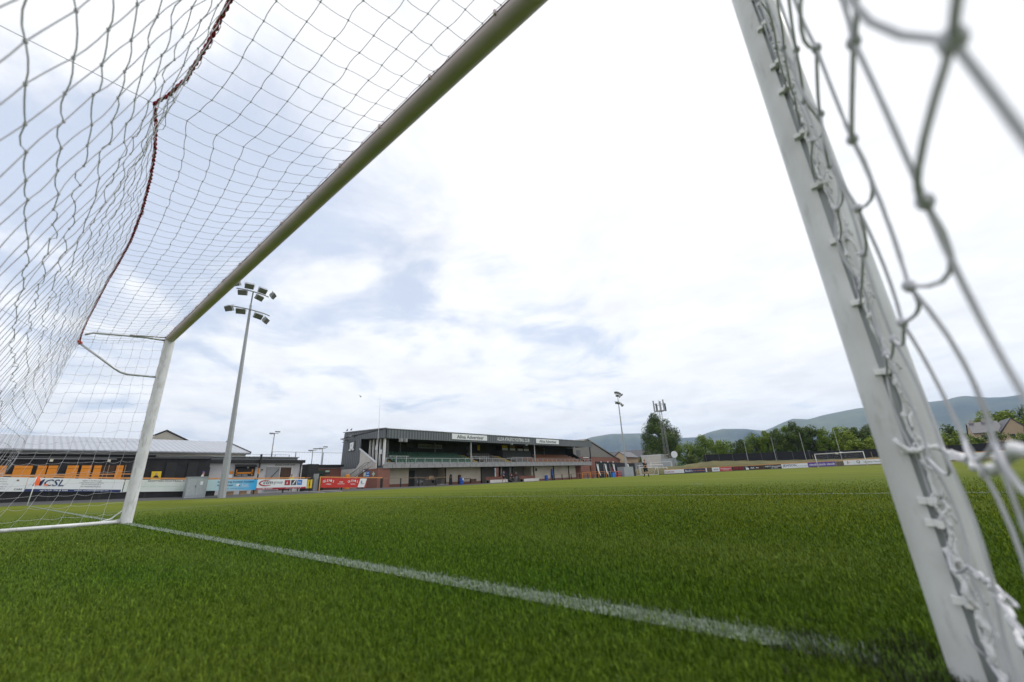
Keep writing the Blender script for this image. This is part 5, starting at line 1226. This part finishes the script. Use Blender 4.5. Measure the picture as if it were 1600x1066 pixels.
part('lettering', mb, M_white, t)
t, put, z = far_board('long white board with a red mark and a black letter right of the far goal', 4.0, 11.6, M_white, .14)
mb = MB(); put(mb, 'J-', .06, .25, .5, .5); part('lettering', mb, M_red, t); mb = MB(); put(mb, 'Q', .26, .25, .55, .5); put(mb, 'Quality Homes', .40, .35, .25, 2.6); part('lettering', mb, M_print, t)
t, put, z = far_board('plain white board mostly hidden behind the near post', 11.8, 19.9, M_white, .26)
t, put, z = far_board('white board with a yellow ring seen through the near side net', 20.1, 23.4, M_white, .38)
mb = MB(); ell(mb, 0, 0, 0, .45, .33, .08, 0, 2*PI); mb.v = [(21.4+a[1], 104.97, z+.43+a[2]) for a in mb.v]; part('emblem', mb, M_yellow, t)
t, put, z = far_board('white board with two blue lines of print seen through the near side net', 23.5, 27.0, M_white, .46)
mb = MB(); put(mb, 'Wilson', .35, .55, .25, 1.1); put(mb, 'Homes', .35, .18, .25, 1.1); part('lettering', mb, M_navy, t)
t, put, z = far_board('last white board at the right edge of the view', 27.1, 36, M_white, .52)
mb = MB(); mb.box(-21.7, -20.7, 105.0, 105.1, 0, .95); solo('bare_wall', mb, M_soil, 'bare rough wall section right of the long navy board', 'wall', (-21.2, 105, 0))
mb = MB(); mb.box(2.8, 3.95, 105.0, 105.1, .1, .95); solo('bare_wall', mb, M_soil, 'bare grey wall section between the purple board and the long white board', 'wall', (3.4, 105, 0))
rail('orange topped barrier running along behind the far boards', [(-31.8, 105.2, .92), (-14, 105.2, .98), (0, 105.2, 1.08), (12, 105.2, 1.22), (20, 105.2, 1.40), (36, 105.2, 1.62)], .10, .08, M_railor, posts=False)

bx = np.arange(-60, 60, 2.0); byy = [106.2, 107.5, 109, 111, 113.5, 118, 130, 200]
def bank_h(x, y):
    top = np.interp(x, [-60, -30, -22, -10, 5, 30, 60], [1.2, 1.8, 2.75, 2.1, 1.55, 1.75, 1.9])
    t = np.interp(y, [106.2, 107.5, 109, 111, 113.5, 118, 130, 200], [-.3/2, .42, .66, .88, 1.0, 1.0, .9, .9])
    return top*t+.10*math.sin(x*1.3+y)
grid_obj('bank', bx, byy, bank_h, M_bank)
wbk = thing('windbreak_fence', 'long low black mesh fence on top of the far bank', 'fence', (0, 112.5, 2))
mb = MB(); FX = [-24, -10, 5, 20, 40, 60]; FT = [4.15, 3.75, 3.2, 2.95, 3.15, 3.3]
for k in range(5): mb.hexa([(FX[k], 112.5, 1.2), (FX[k+1], 112.5, 1.2), (FX[k+1], 112.58, 1.2), (FX[k], 112.58, 1.2)], [(FX[k], 112.5, FT[k]), (FX[k+1], 112.5, FT[k+1]), (FX[k+1], 112.58, FT[k+1]), (FX[k], 112.58, FT[k])])
part('mesh', mb, M_mesh, wbk)
for x in np.arange(-23.5, 59, 3.1):
    mb = MB(); zt = float(np.interp(x, FX, FT)); mb.box(x-.04, x+.04, 112.4, 112.495, 1.2, zt+.05); part('post', mb, M_darkgrey, wbk)
for x, zt in ((-13.96, 6.6), (-8.2, 7.2), (-2.54, 7.6), (3.68, 7.8), (10.3, 7.6), (25.5, 5.2)):
    mb = MB(); mb.tube([(x, 111.8, 1.2), (x, 111.8, zt)], [.05, .035], 6)
    solo('ball_stop_pole', mb, M_tube, {-13.96: 'thin grey pole on the bank, farthest left of the pole row', -8.2: 'thin faint pole on the bank, second from the left', -2.54: 'thin grey pole on the bank just left of the far goal', 3.68: 'thin grey pole rising behind the far goal', 10.3: 'thin grey pole on the bank right of the far goal', 25.5: 'short grey pole on the bank seen through the near side net'}[x], 'pole', (x, 111.8, 1.5), 'ball-stop poles along the far bank')
for x, c_ in ((-.9, 'left of the far goal post'), (8.6, 'right of the far goal post')):
    mb = MB(); mb.tube([(x, 107.2, .4), (x, 107.2, 2.5)], .05, 5); solo('stake', mb, M_wood, 'short wooden stake on the bank '+c_, 'stake', (x, 107.2, .4), 'short stakes behind the far boards')

# ------------------------------------------------------------------ trees
def leaf_mat(name, dark, light):
    m = bpy.data.materials.new(name); m.use_nodes = True; t = m.node_tree; b = t.nodes['Principled BSDF']
    at = t.nodes.new('ShaderNodeAttribute'); at.attribute_name = 'tint'; x = t.nodes.new('ShaderNodeMix'); x.data_type = 'RGBA'
    t.links.new(at.outputs['Fac'], x.inputs[0]); x.inputs[6].default_value = (*dark, 1); x.inputs[7].default_value = (*light, 1)
    t.links.new(x.outputs[2], b.inputs['Base Color']); b.inputs['Roughness'].default_value = .55; b.inputs['Specular IOR Level'].default_value = .3
    return m
L_dark = leaf_mat('dark_leaves', (.034, .060, .010), (.10, .15, .022))
L_mid = leaf_mat('mid_leaves', (.075, .13, .010), (.18, .26, .025))
L_lime = leaf_mat('yellow_green_leaves', (.09, .14, .006), (.23, .30, .02))
L_hedge = leaf_mat('hedge_leaves', (.045, .075, .008), (.12, .16, .025))
def crown(name, c, rx, ry, rz, n, leaf, m, parent, seed, blobs=34, shape=0., low=0.):
    r = np.random.RandomState(seed)
    d = r.normal(size=(blobs, 3)); d /= np.linalg.norm(d, axis=1)[:, None]; rad = r.uniform(.25, .92, blobs)**.6
    B = d*rad[:, None]*np.array([rx, ry, rz])*.82
    if shape: k = 1-shape*np.clip(B[:, 2]/rz, -.2, 1); B[:, 0] *= k; B[:, 1] *= k
    br = r.uniform(.20, .40, blobs)*min(rx, rz); bt = r.uniform(0, .55, blobs)
    i = r.randint(0, blobs, n); q = r.normal(size=(n, 3)); q /= np.linalg.norm(q, axis=1)[:, None]
    P = B[i]+q*(br[i]*r.uniform(.55, 1.12, n))[:, None]; P[:, 2] = np.maximum(P[:, 2], -rz*(1-low))
    P += np.array(c)
    nrm = q+r.normal(0, .55, (n, 3)); nrm /= np.linalg.norm(nrm, axis=1)[:, None]
    a = np.cross(nrm, r.normal(size=(n, 3))); a /= np.linalg.norm(a, axis=1)[:, None]; b = np.cross(nrm, a)
    s_ = leaf*r.uniform(.6, 1.3, n)[:, None]
    base = wloc(parent); P -= np.array(base)
    V = np.stack([P-a*s_, P-b*s_*.55+nrm*s_*.1, P+a*s_, P+b*s_*.55-nrm*s_*.1], 1).reshape(-1, 3)
    me = bpy.data.meshes.new(name); me.vertices.add(n*4); me.vertices.foreach_set('co', V.reshape(-1).astype(np.float32))
    me.loops.add(n*4); me.loops.foreach_set('vertex_index', np.arange(n*4, dtype=np.int32)); me.polygons.add(n)
    me.polygons.foreach_set('loop_start', (np.arange(n)*4).astype(np.int32)); me.update(calc_edges=True)
    tint = np.clip(bt[i]+r.uniform(0, .5, n), 0, 1); col = np.repeat(np.stack([tint, tint, tint, np.ones(n)], 1), 4, axis=0)
    at = me.color_attributes.new('tint', 'FLOAT_COLOR', 'POINT'); at.data.foreach_set('color', col.reshape(-1).astype(np.float32))
    me.materials.append(m); o = bpy.data.objects.new(name, me); COL.objects.link(o); o.parent = parent; return o
def tree(label, x, y, z, H, R, m, seed, n=3500, leaf=.22, grp=None, th=.25, shape=.25, name='tree', ry=None):
    t = thing(name, label, 'tree', (x, y, z), grp); r = random.Random(seed)
    mb = MB(); k = H*.045
    pts = [(x, y, z-.3), (x+r.uniform(-.2, .2), y, z+H*.25), (x+r.uniform(-.3, .3), y, z+H*.55), (x+r.uniform(-.3, .3), y, z+H*.85)]
    mb.tube(pts, [k*.55, k*.42, k*.25, k*.06], 7)
    for i in range(8):
        a = r.uniform(0, 2*PI); z0 = z+H*r.uniform(.22, .6); L = R*r.uniform(.5, .85)
        mb.tube([(x, y, z0), (x+L*.5*math.cos(a), y+L*.5*math.sin(a), z0+H*.10), (x+L*math.cos(a), y+L*math.sin(a), z0+H*.22)], [k*.22, k*.14, k*.04], 5)
    part('trunk', mb, M_bark, t)
    cz = z+H*(1+th)/2; crown('crown', (x, y, cz), R, ry or R, H*(1-th)/2, n, leaf, m, t, seed, shape=shape); return t
tree('big round dark green tree behind the phone mast', -39.3, 125, .5, 18.2, 6.6, L_dark, 5, 26000, .19, th=.04, shape=.30)
G_ = 'trees in a row behind the black windbreak fence'
TR = [(-31.5, 124, 8.6, 3.2, L_mid, 'bushy tree tight against the right of the big round tree'), (-27.0, 126, 10.0, 3.6, L_mid, 'light green rounded tree, first full one right of the big round tree'),
 (-22.2, 125, 8.6, 3.4, L_mid, 'low rounded light tree beside the dip in the tree row'), (-17.4, 126, 7.6, 2.4, L_dark, 'small dark tree in the dip of the tree row'),
 (-14.0, 125, 9.4, 3.0, L_mid, 'bushy tree behind the leftmost bank pole'), (-11.3, 126, 10.6, 2.6, L_mid, 'pointed tree left of the tallest one in the row'),
 (-8.3, 125, 10.0, 2.8, L_dark, 'dark bushy tree behind the second bank pole'), (-6.2, 127, 10.9, 2.6, L_mid, 'narrow upright tree just left of the tallest peak'), (-4.0, 125, 12.0, 2.6, L_dark, 'tallest pointed tree in the row left of the far goal'),
 (-1.4, 126, 10.0, 2.9, L_dark, 'dark rounded tree above the white board with navy capitals'), (1.6, 125, 9.4, 2.8, L_mid, 'tree with pale lower leaves left of the far goal'),
 (4.2, 126, 9.6, 2.6, L_lime, 'yellow green tree directly behind the far goal'), (7.0, 128, 9.4, 3.0, L_dark, 'dark tree behind the right half of the far goal'), (9.4, 132, 9.6, 3.0, L_dark, 'dark round tree left of the near post')]
for i, (x, y, H, R, m, lab) in enumerate(TR):
    tree(lab, x, y, .6, H, R*1.15, m, 20+i, 6500, .165, G_, th=.08, shape=.45 if 'point' in lab else .25)
BU = [(6.6, 120, 5.4, 2.3, 'bright lime bush above the fence right of the far goal'), (9.8, 120, 5.6, 2.4, 'bright lime bush just left of the near post'), (13.5, 121, 5.8, 2.8, 'lime bush hidden mostly behind the near post'), (19.6, 121, 6.0, 2.6, 'yellow green bush between the near post and the houses'), (23.3, 120, 5.4, 2.2, 'lime bush before the left end of the far house'), (-24.5, 119, 4.6, 2.2, 'low bush over the left end of the black fence'), (-29, 119, 4.8, 2.3, 'low olive bush right of the satellite dish')]
for i, (x, y, H, R, lab) in enumerate(BU): tree(lab, x, y, .8, H, R, L_lime if i < 5 else L_hedge, 50+i, 2600, .18, 'bushes behind the windbreak fence', th=.02, shape=.2, name='bush')
tree('broad green tree rising behind the tan houses', 42, 196, .5, 15.2, 7.0, L_lime, 71, 7000, .34, th=.2)
tree('rounded tree at the right edge above the grey roof', 51, 198, .5, 16.0, 6.5, L_dark, 72, 5000, .34, th=.2)
tree('small dark distant tree right of the near post', 31, 200, .5, 11.4, 3.6, L_dark, 73, 2600, .30, th=.2)
for i, (x, y, H, R, lab) in enumerate(((-57, 142, 8.0, 4.2, 'dim green tree left of the big round tree'), (-50.5, 142, 8.2, 4.2, 'dim green tree touching the left of the big round tree'), (-46, 130, 7.4, 2.8, 'low bush left of the cabin'))): tree(lab, x, y, 0, H, R, L_hedge, 80+i, 3200, .24, 'background trees left of the cabin', th=.05)
# hedge along the foot of the houses
hg = thing('hedge', 'mixed green hedge along the fence in front of the tan houses', 'hedge', (32, 125, 1))
for i, x in enumerate(np.arange(25, 44, 3.4)): crown('foliage', (x, 125, 3.3), 2.4, 1.8, 2.0+.3*math.sin(i*2), 1500, .17, L_hedge if i % 2 else L_mid, hg, 90+i)

# ------------------------------------------------------------------ houses
def house(label, x0, x1, y0, y1, zw, zr, wallm, axis='x', chim=(), grp=None):
    t = thing('house', label, 'house', ((x0+x1)/2, (y0+y1)/2, 0), grp)
    mb = MB(); mb.box(x0, x1, y0, y1, -.4, zw)
    ym, xm = (y0+y1)/2, (x0+x1)/2
    if axis == 'x': mb.prism([(x0, y0, zw+.001), (x0, ym, zr-.15), (x0, y1, zw+.001)], (x1-x0, 0, 0))
    else: mb.prism([(x0, y0, zw+.001), (x1, y0, zw+.001), (xm, y0, zr-.15)], (0, y1-y0, 0))
    part('wall', mb, wallm, t)
    mb = MB(); e = .4
    if axis == 'x': mb.prism([(x0-.2, y0-e, zw-.15), (x0-.2, ym, zr-.1), (x0-.2, y1+e, zw-.15), (x0-.2, y1+e, zw+.05), (x0-.2, ym, zr+.12), (x0-.2, y0-e, zw+.05)], (x1-x0+.4, 0, 0))
    else: mb.prism([(x0-e, y0-.2, zw-.15), (xm, y0-.2, zr-.1), (x1+e, y0-.2, zw-.15), (x1+e, y0-.2, zw+.05), (xm, y0-.2, zr+.12), (x0-e, y0-.2, zw+.05)], (0, y1-y0+.4, 0))
    rf = part('roof', mb, M_slate, t)
    for cx_, cy_ in chim:
        mb = MB(); mb.box(cx_-.45, cx_+.45, cy_-.3, cy_+.3, zr-.8, zr+.7)
        for k in (-.25, 0, .25): mb.box(cx_+k-.08, cx_+k+.08, cy_-.08, cy_+.08, zr+.71, zr+1.0)
        part('chimney', mb, M_oldstone, rf)
    for xw in np.arange(x0+1.2, x1-1, 2.6): mb = MB(); mb.box(xw, xw+.9, y0-.04, y0-.01, zw-1.6, zw-.5); part('window', mb, M_window, t)
    return t
house('tan stone house with slate roof and chimneys in a row, beyond the fence', 32.0, 37.6, 168, 176, 7.0, 10.0, M_stone, 'x', ((33.0, 172), (35.4, 172), (36.6, 172)), 'tan houses beyond the fence')
house('tan gable fronted house adjoining the slate roofed one', 36.6, 41.6, 165, 176, 6.6, 10.1, M_stone, 'y', (), 'tan houses beyond the fence')
house('pale house with a wide grey roof at the right edge of the view', 40.0, 58.0, 150, 162, 6.3, 10.6, mat('pale_harling', (.46, .42, .34), .9), 'x', (), 'tan houses beyond the fence')
house('sandstone cottage gable peeping between the barn roof and the farther floodlight', -55.6, -51.0, 125.5, 134, 5.4, 7.2, mat('sandstone', (.55, .44, .30), .9), 'y', (), None)
house('long slate roofed terrace behind the farther floodlight', -66, -44, 138, 146, 5.6, 8.2, M_stone, 'x', (), None)

# ------------------------------------------------------------------ hills
SK = [(60, 2.0), (48, 2.6), (40, 3.2), (34, 3.8), (31.17, 4.30), (28.94, 4.94), (26.35, 5.2), (22.62, 5.03), (19.49, 4.4), (17.6, 4.1), (15.71, 4.04), (14.14, 4.55), (12.65, 4.81), (10.23, 4.59), (8.3, 4.18), (7.25, 4.53), (6.4, 4.88), (5.19, 5.26), (3.71, 5.02), (2.17, 5.34), (-.71, 5.66), (-3.79, 5.61), (-6.13, 5.51), (-7.46, 5.48), (-8.02, 5.64), (-8.72, 5.7), (-10.1, 5.28), (-11.11, 5.16), (-12.16, 5.2), (-18, 5.5), (-28, 4.8), (-45, 3.6), (-60, 3)]
SKx = np.array([a for a, _ in SK][::-1]); SKy = np.array([b for _, b in SK][::-1])
AZ = np.linspace(-50, 50, 300); RD = np.array([3300, 3600, 3900, 4200, 4500, 4750, 5000, 5300, 5800, 6600]); RT = [0, .13, .30, .50, .72, .90, 1.0, .93, .75, .3]
from mathutils import noise as mn
mb = MB(); v = []
for r, tt_ in zip(RD, RT):
    for a in AZ:
        H = math.tan(math.radians(float(np.interp(a, SKx, SKy))))*5000; rr = math.radians(a)
        nn = mn.fractal(Vector((a*.35, r*.0022, 0)), 1.0, 2.0, 4)*.16*(1-abs(2*tt_-1))*(r < 4999)
        g = mn.fractal(Vector((a*.9, 5.3, r*.0005)), 1.0, 2.0, 3)*.06*(r < 4999)*(tt_ > 0)
        v.append((-math.sin(rr)*r, math.cos(rr)*r, GROUND_Z-3+(H+3)*(tt_+nn+g)*(1 if tt_ < 1 else 1)))
na = len(AZ); mb.add(v, [(j*na+i, (j+1)*na+i, (j+1)*na+i+1, j*na+i+1) for j in range(len(RD)-1) for i in range(na-1)])
M_hill = mat('hill_grass_and_shade', (.15, .165, .07), .95, .4, .0016, col2=(.0, .008, .02), det=14)  # grass green, with dark blue noise painting in shade on the slopes
part('hills', mb, M_hill, smooth=True, kind='structure')
# wooded low ground between the fence and the hills
r = np.random.RandomState(5); wd = thing('woodland', None, None, (0, 1500, 0)); bpy.data.objects.remove(wd)
nW = 9000; rr = r.uniform(420, 3200, nW); aa = np.radians(r.uniform(-32, 36, nW)); P = np.stack([-np.sin(aa)*rr, np.cos(aa)*rr, r.uniform(0, 1, nW)**.7*np.interp(rr, [420, 3200], [8, 46])], 1)
nq = r.normal(size=(nW, 3)); nq /= np.linalg.norm(nq, axis=1)[:, None]; a = np.cross(nq, r.normal(size=(nW, 3))); a /= np.linalg.norm(a, axis=1)[:, None]; b = np.cross(nq, a); s_ = (rr*.006)[:, None]*r.uniform(.5, 1.3, (nW, 1))
V = np.stack([P-a*s_, P-b*s_*.6, P+a*s_, P+b*s_*.6], 1).reshape(-1, 3); me = bpy.data.meshes.new('woodland'); me.from_pydata(V.tolist(), [], [(4*i, 4*i+1, 4*i+2, 4*i+3) for i in range(nW)])
me.materials.append(L_mid); o = bpy.data.objects.new('woodland', me); COL.objects.link(o); tag(o, 'far belt of woodland below the hills', 'woodland', kind='stuff')

# ------------------------------------------------------------------ people
def skin_obj(name, V, E_, R, m, parent, sub=1):
    me = bpy.data.meshes.new(name); me.from_pydata([tuple(p) for p in V], E_, []); o = bpy.data.objects.new(name, me); COL.objects.link(o)
    md = o.modifiers.new('s', 'SKIN'); md.use_smooth_shade = True
    for i, q in enumerate(me.skin_vertices[0].data): q.radius = (R[i], R[i]) if not isinstance(R[i], tuple) else R[i]; q.use_root = (i == 0)
    if sub: sb = o.modifiers.new('u', 'SUBSURF'); sb.levels = sub; sb.render_levels = sub
    dg = bpy.context.evaluated_depsgraph_get(); nm = bpy.data.meshes.new_from_object(o.evaluated_get(dg)); nm.name = name
    bpy.data.objects.remove(o); nm.materials.clear(); nm.materials.append(m)
    n = bpy.data.objects.new(name, nm); COL.objects.link(n); n.parent = parent; return n
BASE = dict(pelvis=(0, 0, .96), spine=(0, 0, 1.14), chest=(.01, 0, 1.34), neck=(.01, 0, 1.50), head=(.03, 0, 1.60), crown=(.02, 0, 1.73),
 lsh=(0, .18, 1.42), lel=(-.03, .25, 1.14), lwr=(.06, .27, .90), rsh=(0, -.18, 1.42), rel=(-.03, -.25, 1.14), rwr=(.06, -.27, .90),
 lhip=(0, .10, .90), lkn=(.03, .11, .50), lan=(0, .11, .09), lto=(.17, .13, .04), rhip=(0, -.10, .90), rkn=(.03, -.11, .50), ran=(0, -.11, .09), rto=(.17, -.13, .04))
POSE = dict(stand={}, walk=dict(lkn=(.20, .11, .52), lan=(.33, .11, .12), lto=(.49, .12, .08), rkn=(-.04, -.11, .50), ran=(-.30, -.11, .13), rto=(-.17, -.12, .04), lel=(-.18, .25, 1.17), lwr=(-.10, .26, .93), rel=(.12, -.25, 1.16), rwr=(.32, -.20, 1.06), head=(.05, 0, 1.60), crown=(.06, 0, 1.73)),
 throw=dict(lkn=(.14, .11, .52), lan=(.24, .12, .10), lto=(.40, .13, .05), rkn=(-.06, -.11, .50), ran=(-.26, -.11, .12), rto=(-.12, -.12, .04), lel=(-.20, .30, 1.38), lwr=(-.42, .26, 1.42), rel=(.16, -.24, 1.18), rwr=(.34, -.14, 1.20)),
 sit=dict(pelvis=(0, 0, .50), spine=(-.02, 0, .70), chest=(.03, 0, .92), neck=(.06, 0, 1.08), head=(.10, 0, 1.18), crown=(.10, 0, 1.31), lsh=(.03, .18, 1.0), lel=(.12, .24, .76), lwr=(.34, .18, .66), rsh=(.03, -.18, 1.0), rel=(.12, -.24, .76), rwr=(.34, -.16, .66),
   lhip=(.04, .10, .48), lkn=(.44, .13, .50), lan=(.44, .13, .09), lto=(.60, .14, .04), rhip=(.04, -.10, .48), rkn=(.44, -.13, .50), ran=(.44, -.13, .09), rto=(.60, -.14, .04)),
 bend=dict(pelvis=(-.12, 0, .88), spine=(0, 0, 1.04), chest=(.18, 0, 1.18), neck=(.32, 0, 1.28), head=(.42, 0, 1.34), crown=(.52, 0, 1.42), lsh=(.22, .18, 1.20), lel=(.34, .22, .95), lwr=(.45, .18, .72), rsh=(.22, -.18, 1.20), rel=(.34, -.22, .95), rwr=(.45, -.18, .72), lhip=(-.1, .1, .84), rhip=(-.1, -.1, .84), lkn=(.06, .11, .48), rkn=(.06, -.11, .48)))
def person(label, x, y, z, yaw, pose, top, bottom, legs='shorts', sleeves='short', hair=None, sock=None, hat=None, grp=None, vest=None):
    J = dict(BASE); J.update(POSE[pose]); J = {k: Vector(v) for k, v in J.items()}
    t = thing('person', label, 'person', (0, 0, 0), grp)
    ks = list(J); V = [J[k] for k in ks]; ix = {k: i for i, k in enumerate(ks)}
    rad = dict(pelvis=.12, spine=.115, chest=.13, neck=.052, head=.088, crown=.07, lsh=.06, lel=.042, lwr=.028, lhip=.085, lkn=.055, lan=.04, lto=.032)
    for k in list(rad):
        if k[0] == 'l' and k[1:] in ('sh', 'el', 'wr', 'hip', 'kn', 'an', 'to'): rad['r'+k[1:]] = rad[k]
    R = [rad[k] for k in ks]
    E_ = [('pelvis', 'spine'), ('spine', 'chest'), ('chest', 'neck'), ('neck', 'head'), ('head', 'crown'), ('chest', 'lsh'), ('lsh', 'lel'), ('lel', 'lwr'), ('chest', 'rsh'), ('rsh', 'rel'), ('rel', 'rwr'),
          ('pelvis', 'lhip'), ('lhip', 'lkn'), ('lkn', 'lan'), ('lan', 'lto'), ('pelvis', 'rhip'), ('rhip', 'rkn'), ('rkn', 'ran'), ('ran', 'rto')]
    E_ = [(ix[a], ix[b]) for a, b in E_]
    for s_ in 'lr':        # palm, four fingers and a thumb
        wv = J[s_+'wr']; d = (wv-J[s_+'el']).normalized(); sd_ = d.cross(Vector((0, 1, 0) if s_ == 'l' else (0, -1, 0))); sd_ = sd_.normalized() if sd_.length > .1 else Vector((1, 0, 0))
        pi_ = len(V); V.append(wv+d*.07); R.append(.030); E_.append((ix[s_+'wr'], pi_))
        for k in range(4):
            o_ = sd_*(.030-.02*k); V.append(wv+d*.10+o_); R.append(.010); E_.append((pi_, len(V)-1)); V.append(wv+d*(.165-.01*abs(k-1.3))+o_*1.1); R.append(.007); E_.append((len(V)-2, len(V)-1))
        V.append(wv+d*.05+sd_*.055); R.append(.010); E_.append((ix[s_+'wr'], len(V)-1)); V.append(wv+d*.10+sd_*.065); R.append(.008); E_.append((len(V)-2, len(V)-1))
    body = skin_obj('body', V, E_, R, M_skin, t)
    hd = (J['head']+J['crown'])/2; fwd = Vector((1, 0, 0)); up_ = (J['crown']-J['neck']).normalized()
    f2 = (fwd-up_*fwd.dot(up_)).normalized(); 
    bm_ = MB(); bm_.ball(hd+f2*.10-up_*.01, .016, 6, 4); bm_.ball(hd+Vector((0, .085, -.01)), .022, 6, 4); bm_.ball(hd+Vector((0, -.085, -.01)), .022, 6, 4)
    part('face_relief', bm_, M_skin, body)
    bm_ = MB(); bm_.ball(hd+f2*.083+up_*.02+Vector((0, .032, 0)), .011, 6, 4); bm_.ball(hd+f2*.083+up_*.02-Vector((0, .032, 0)), .011, 6, 4); bm_.box(hd.x+f2.x*.09-.004, hd.x+f2.x*.09+.004, -.022, .022, hd.z-.058, hd.z-.050); part('eyes_and_mouth', bm_, M_hair, body)
    bm_ = MB(); bm_.ball(hd-f2*.02+up_*.035, .098, 12, 8, (1, .95, .85)); part('hair' if not hat else 'cap', bm_, hat or hair or M_hair, t, smooth=True)
    sel = ['pelvis', 'spine', 'chest', 'lsh', 'lel', 'rsh', 'rel']; tv = [J[k].copy() for k in sel]; tr_ = [.135, .135, .15, .085, .062, .085, .062]; te = [(0, 1), (1, 2), (2, 3), (3, 4), (2, 5), (5, 6)]
    if sleeves == 'long': tv += [J['lwr'], J['rwr']]; tr_ += [.045, .045]; te += [(4, 7), (6, 8)]
    skin_obj('shirt', tv, te, tr_, top, t)
    if vest: skin_obj('vest', [J['pelvis'], J['spine'], J['chest'], J['lsh'], J['rsh']], [(0, 1), (1, 2), (2, 3), (2, 4)], [.145, .147, .165, .098, .098], vest, t)
    lo = .62 if legs == 'shorts' else None
    tv = [J['pelvis'], J['lhip'], J['rhip']]; tr_ = [.135, .115, .115]; te = [(0, 1), (0, 2)]
    for k, s_ in enumerate('lr'):
        kn = J[s_+'kn'] if legs != 'shorts' else J[s_+'hip'].lerp(J[s_+'kn'], .85); tv.append(kn); tr_.append(.09 if legs == 'shorts' else .075); te.append((1+k, len(tv)-1))
        if legs != 'shorts': tv.append(J[s_+'an']); tr_.append(.06); te.append((len(tv)-2, len(tv)-1))
    skin_obj('shorts' if legs == 'shorts' else 'trousers', tv, te, tr_, bottom, t)
    for s_ in 'lr':
        if sock: skin_obj('sock', [J[s_+'kn'].lerp(J[s_+'an'], .15), J[s_+'kn'].lerp(J[s_+'an'], .45), J[s_+'an']], [(0, 1), (1, 2)], [.06, .06, .048], sock, t)
        skin_obj('shoe', [J[s_+'an']+Vector((-.03, 0, -.03)), J[s_+'to']], [(0, 1)], [.055, .042], M_blkcloth, t)
    t.location = (x, y, z); t.rotation_euler = (0, 0, yaw); return t
person('player in all black kit with black socks striding over the far turf', -9.5, 39.5, -.15, -.55, 'throw', M_blkcloth, M_blkcloth, sock=M_blkcloth, hair=M_wood)
person('person in dark top and shorts walking out of the dark stand doorway, arms bent', -35.6, 47.9, ga(48)+.02, -.2, 'walk', M_navycloth, M_blkcloth, sleeves='short')
person('person in dark clothes sitting low beside a dark bag in front of the stand', -36.0, 50.2, ga(50)+.02, -.5, 'sit', M_blkcloth, M_blkcloth, legs='long')
person('person in maroon top and grey trousers leaning forward at the right of the seated group', -36.0, 51.3, ga(51)+.02, -.8, 'bend', M_maroon, M_grycloth, legs='long', sleeves='long', hair=M_grycloth)
mb = MB(); mb.ball((-35.4, 49.3, ga(49)+.22), .30, 10, 7, (.9, 1.2, .8)); mb.box(-35.5, -35.3, 48.95, 49.65, ga(49)+.1, ga(49)+.35); solo('kit_bag', mb, M_blkcloth, 'round black kit bag on the ground between the walking and seated people', 'bag', (-35.4, 49.3, -.1), smooth=True)
person('person in a pale top and purple cap behind the barrier near the grey cabinet', -37.6, 9.95, .30, 1.2, 'stand', M_whitecloth, M_navycloth, legs='long', hat=M_purpcloth)
person('steward in a yellow vest standing in the kiosk doorway', -40.4, 18.65, .02, .1, 'stand', M_whitecloth, M_navycloth, legs='long', vest=M_hiviz, hair=M_grycloth)
mb = MB(); mb.lathe((-39.6, 24.65, .0), [(.30, 0), (.30, 1.0), (.26, 1.05), (.26, 1.52), (.15, 1.6)], 12); solo('litter_bin', mb, M_orange, 'orange topped bin behind the long red board', 'bin', (-39.6, 24.65, 0))
# two birds on the stand roof corner and one in flight
for x, y, z, lab in ((-47.3, Y0, 7.62, 'small dark bird perched on the left corner of the stand roof'), (-46.2, Y0, 7.58, 'second small dark bird perched farther right on the stand roof corner')):
    mb = MB(); mb.ball((x, y, z+.12), .11, 8, 6, (1.5, .8, .9)); mb.ball((x+.14, y, z+.24), .055, 6, 5); mb.tube([(x-.12, y, z+.10), (x-.34, y, z+.04)], [.05, .015], 5); mb.tube([(x, y, z), (x, y, z+.08)], .012, 4)
    solo('bird', mb, M_print, lab, 'bird', (x, y, z))
bd = MB(); bd.ball((-60, 37, 15.6), .12, 8, 5, (2, .8, .8)); bd.add([(-60.1, 37, 15.65), (-59.9, 37, 15.65), (-60, 37.6, 15.9)], [(0, 1, 2)]); bd.add([(-60.1, 37, 15.65), (-59.9, 37, 15.65), (-60, 36.4, 15.9)], [(2, 1, 0)])
solo('bird', bd, M_print, 'tiny bird flying above the kiosk and brick building', 'bird', (-60, 37, 15.6))

# ------------------------------------------------------------------ haze
mb = MB(); mb.box(-6200, 6200, -700, 7200, GROUND_Z-1.2, 640)
hz = part('haze', mb, [], kind='stuff')
m = bpy.data.materials.new('haze_air'); m.use_nodes = True; t = m.node_tree; t.nodes.clear()
ou = t.nodes.new('ShaderNodeOutputMaterial'); pv = t.nodes.new('ShaderNodeVolumePrincipled'); t.links.new(pv.outputs[0], ou.inputs['Volume'])
pv.inputs['Color'].default_value = (.44, .66, 1.0, 1); pv.inputs['Density'].default_value = .00010; pv.inputs['Anisotropy'].default_value = .2
hz.data.materials.append(m); hz['label'] = 'thin blue air haze over the distance'
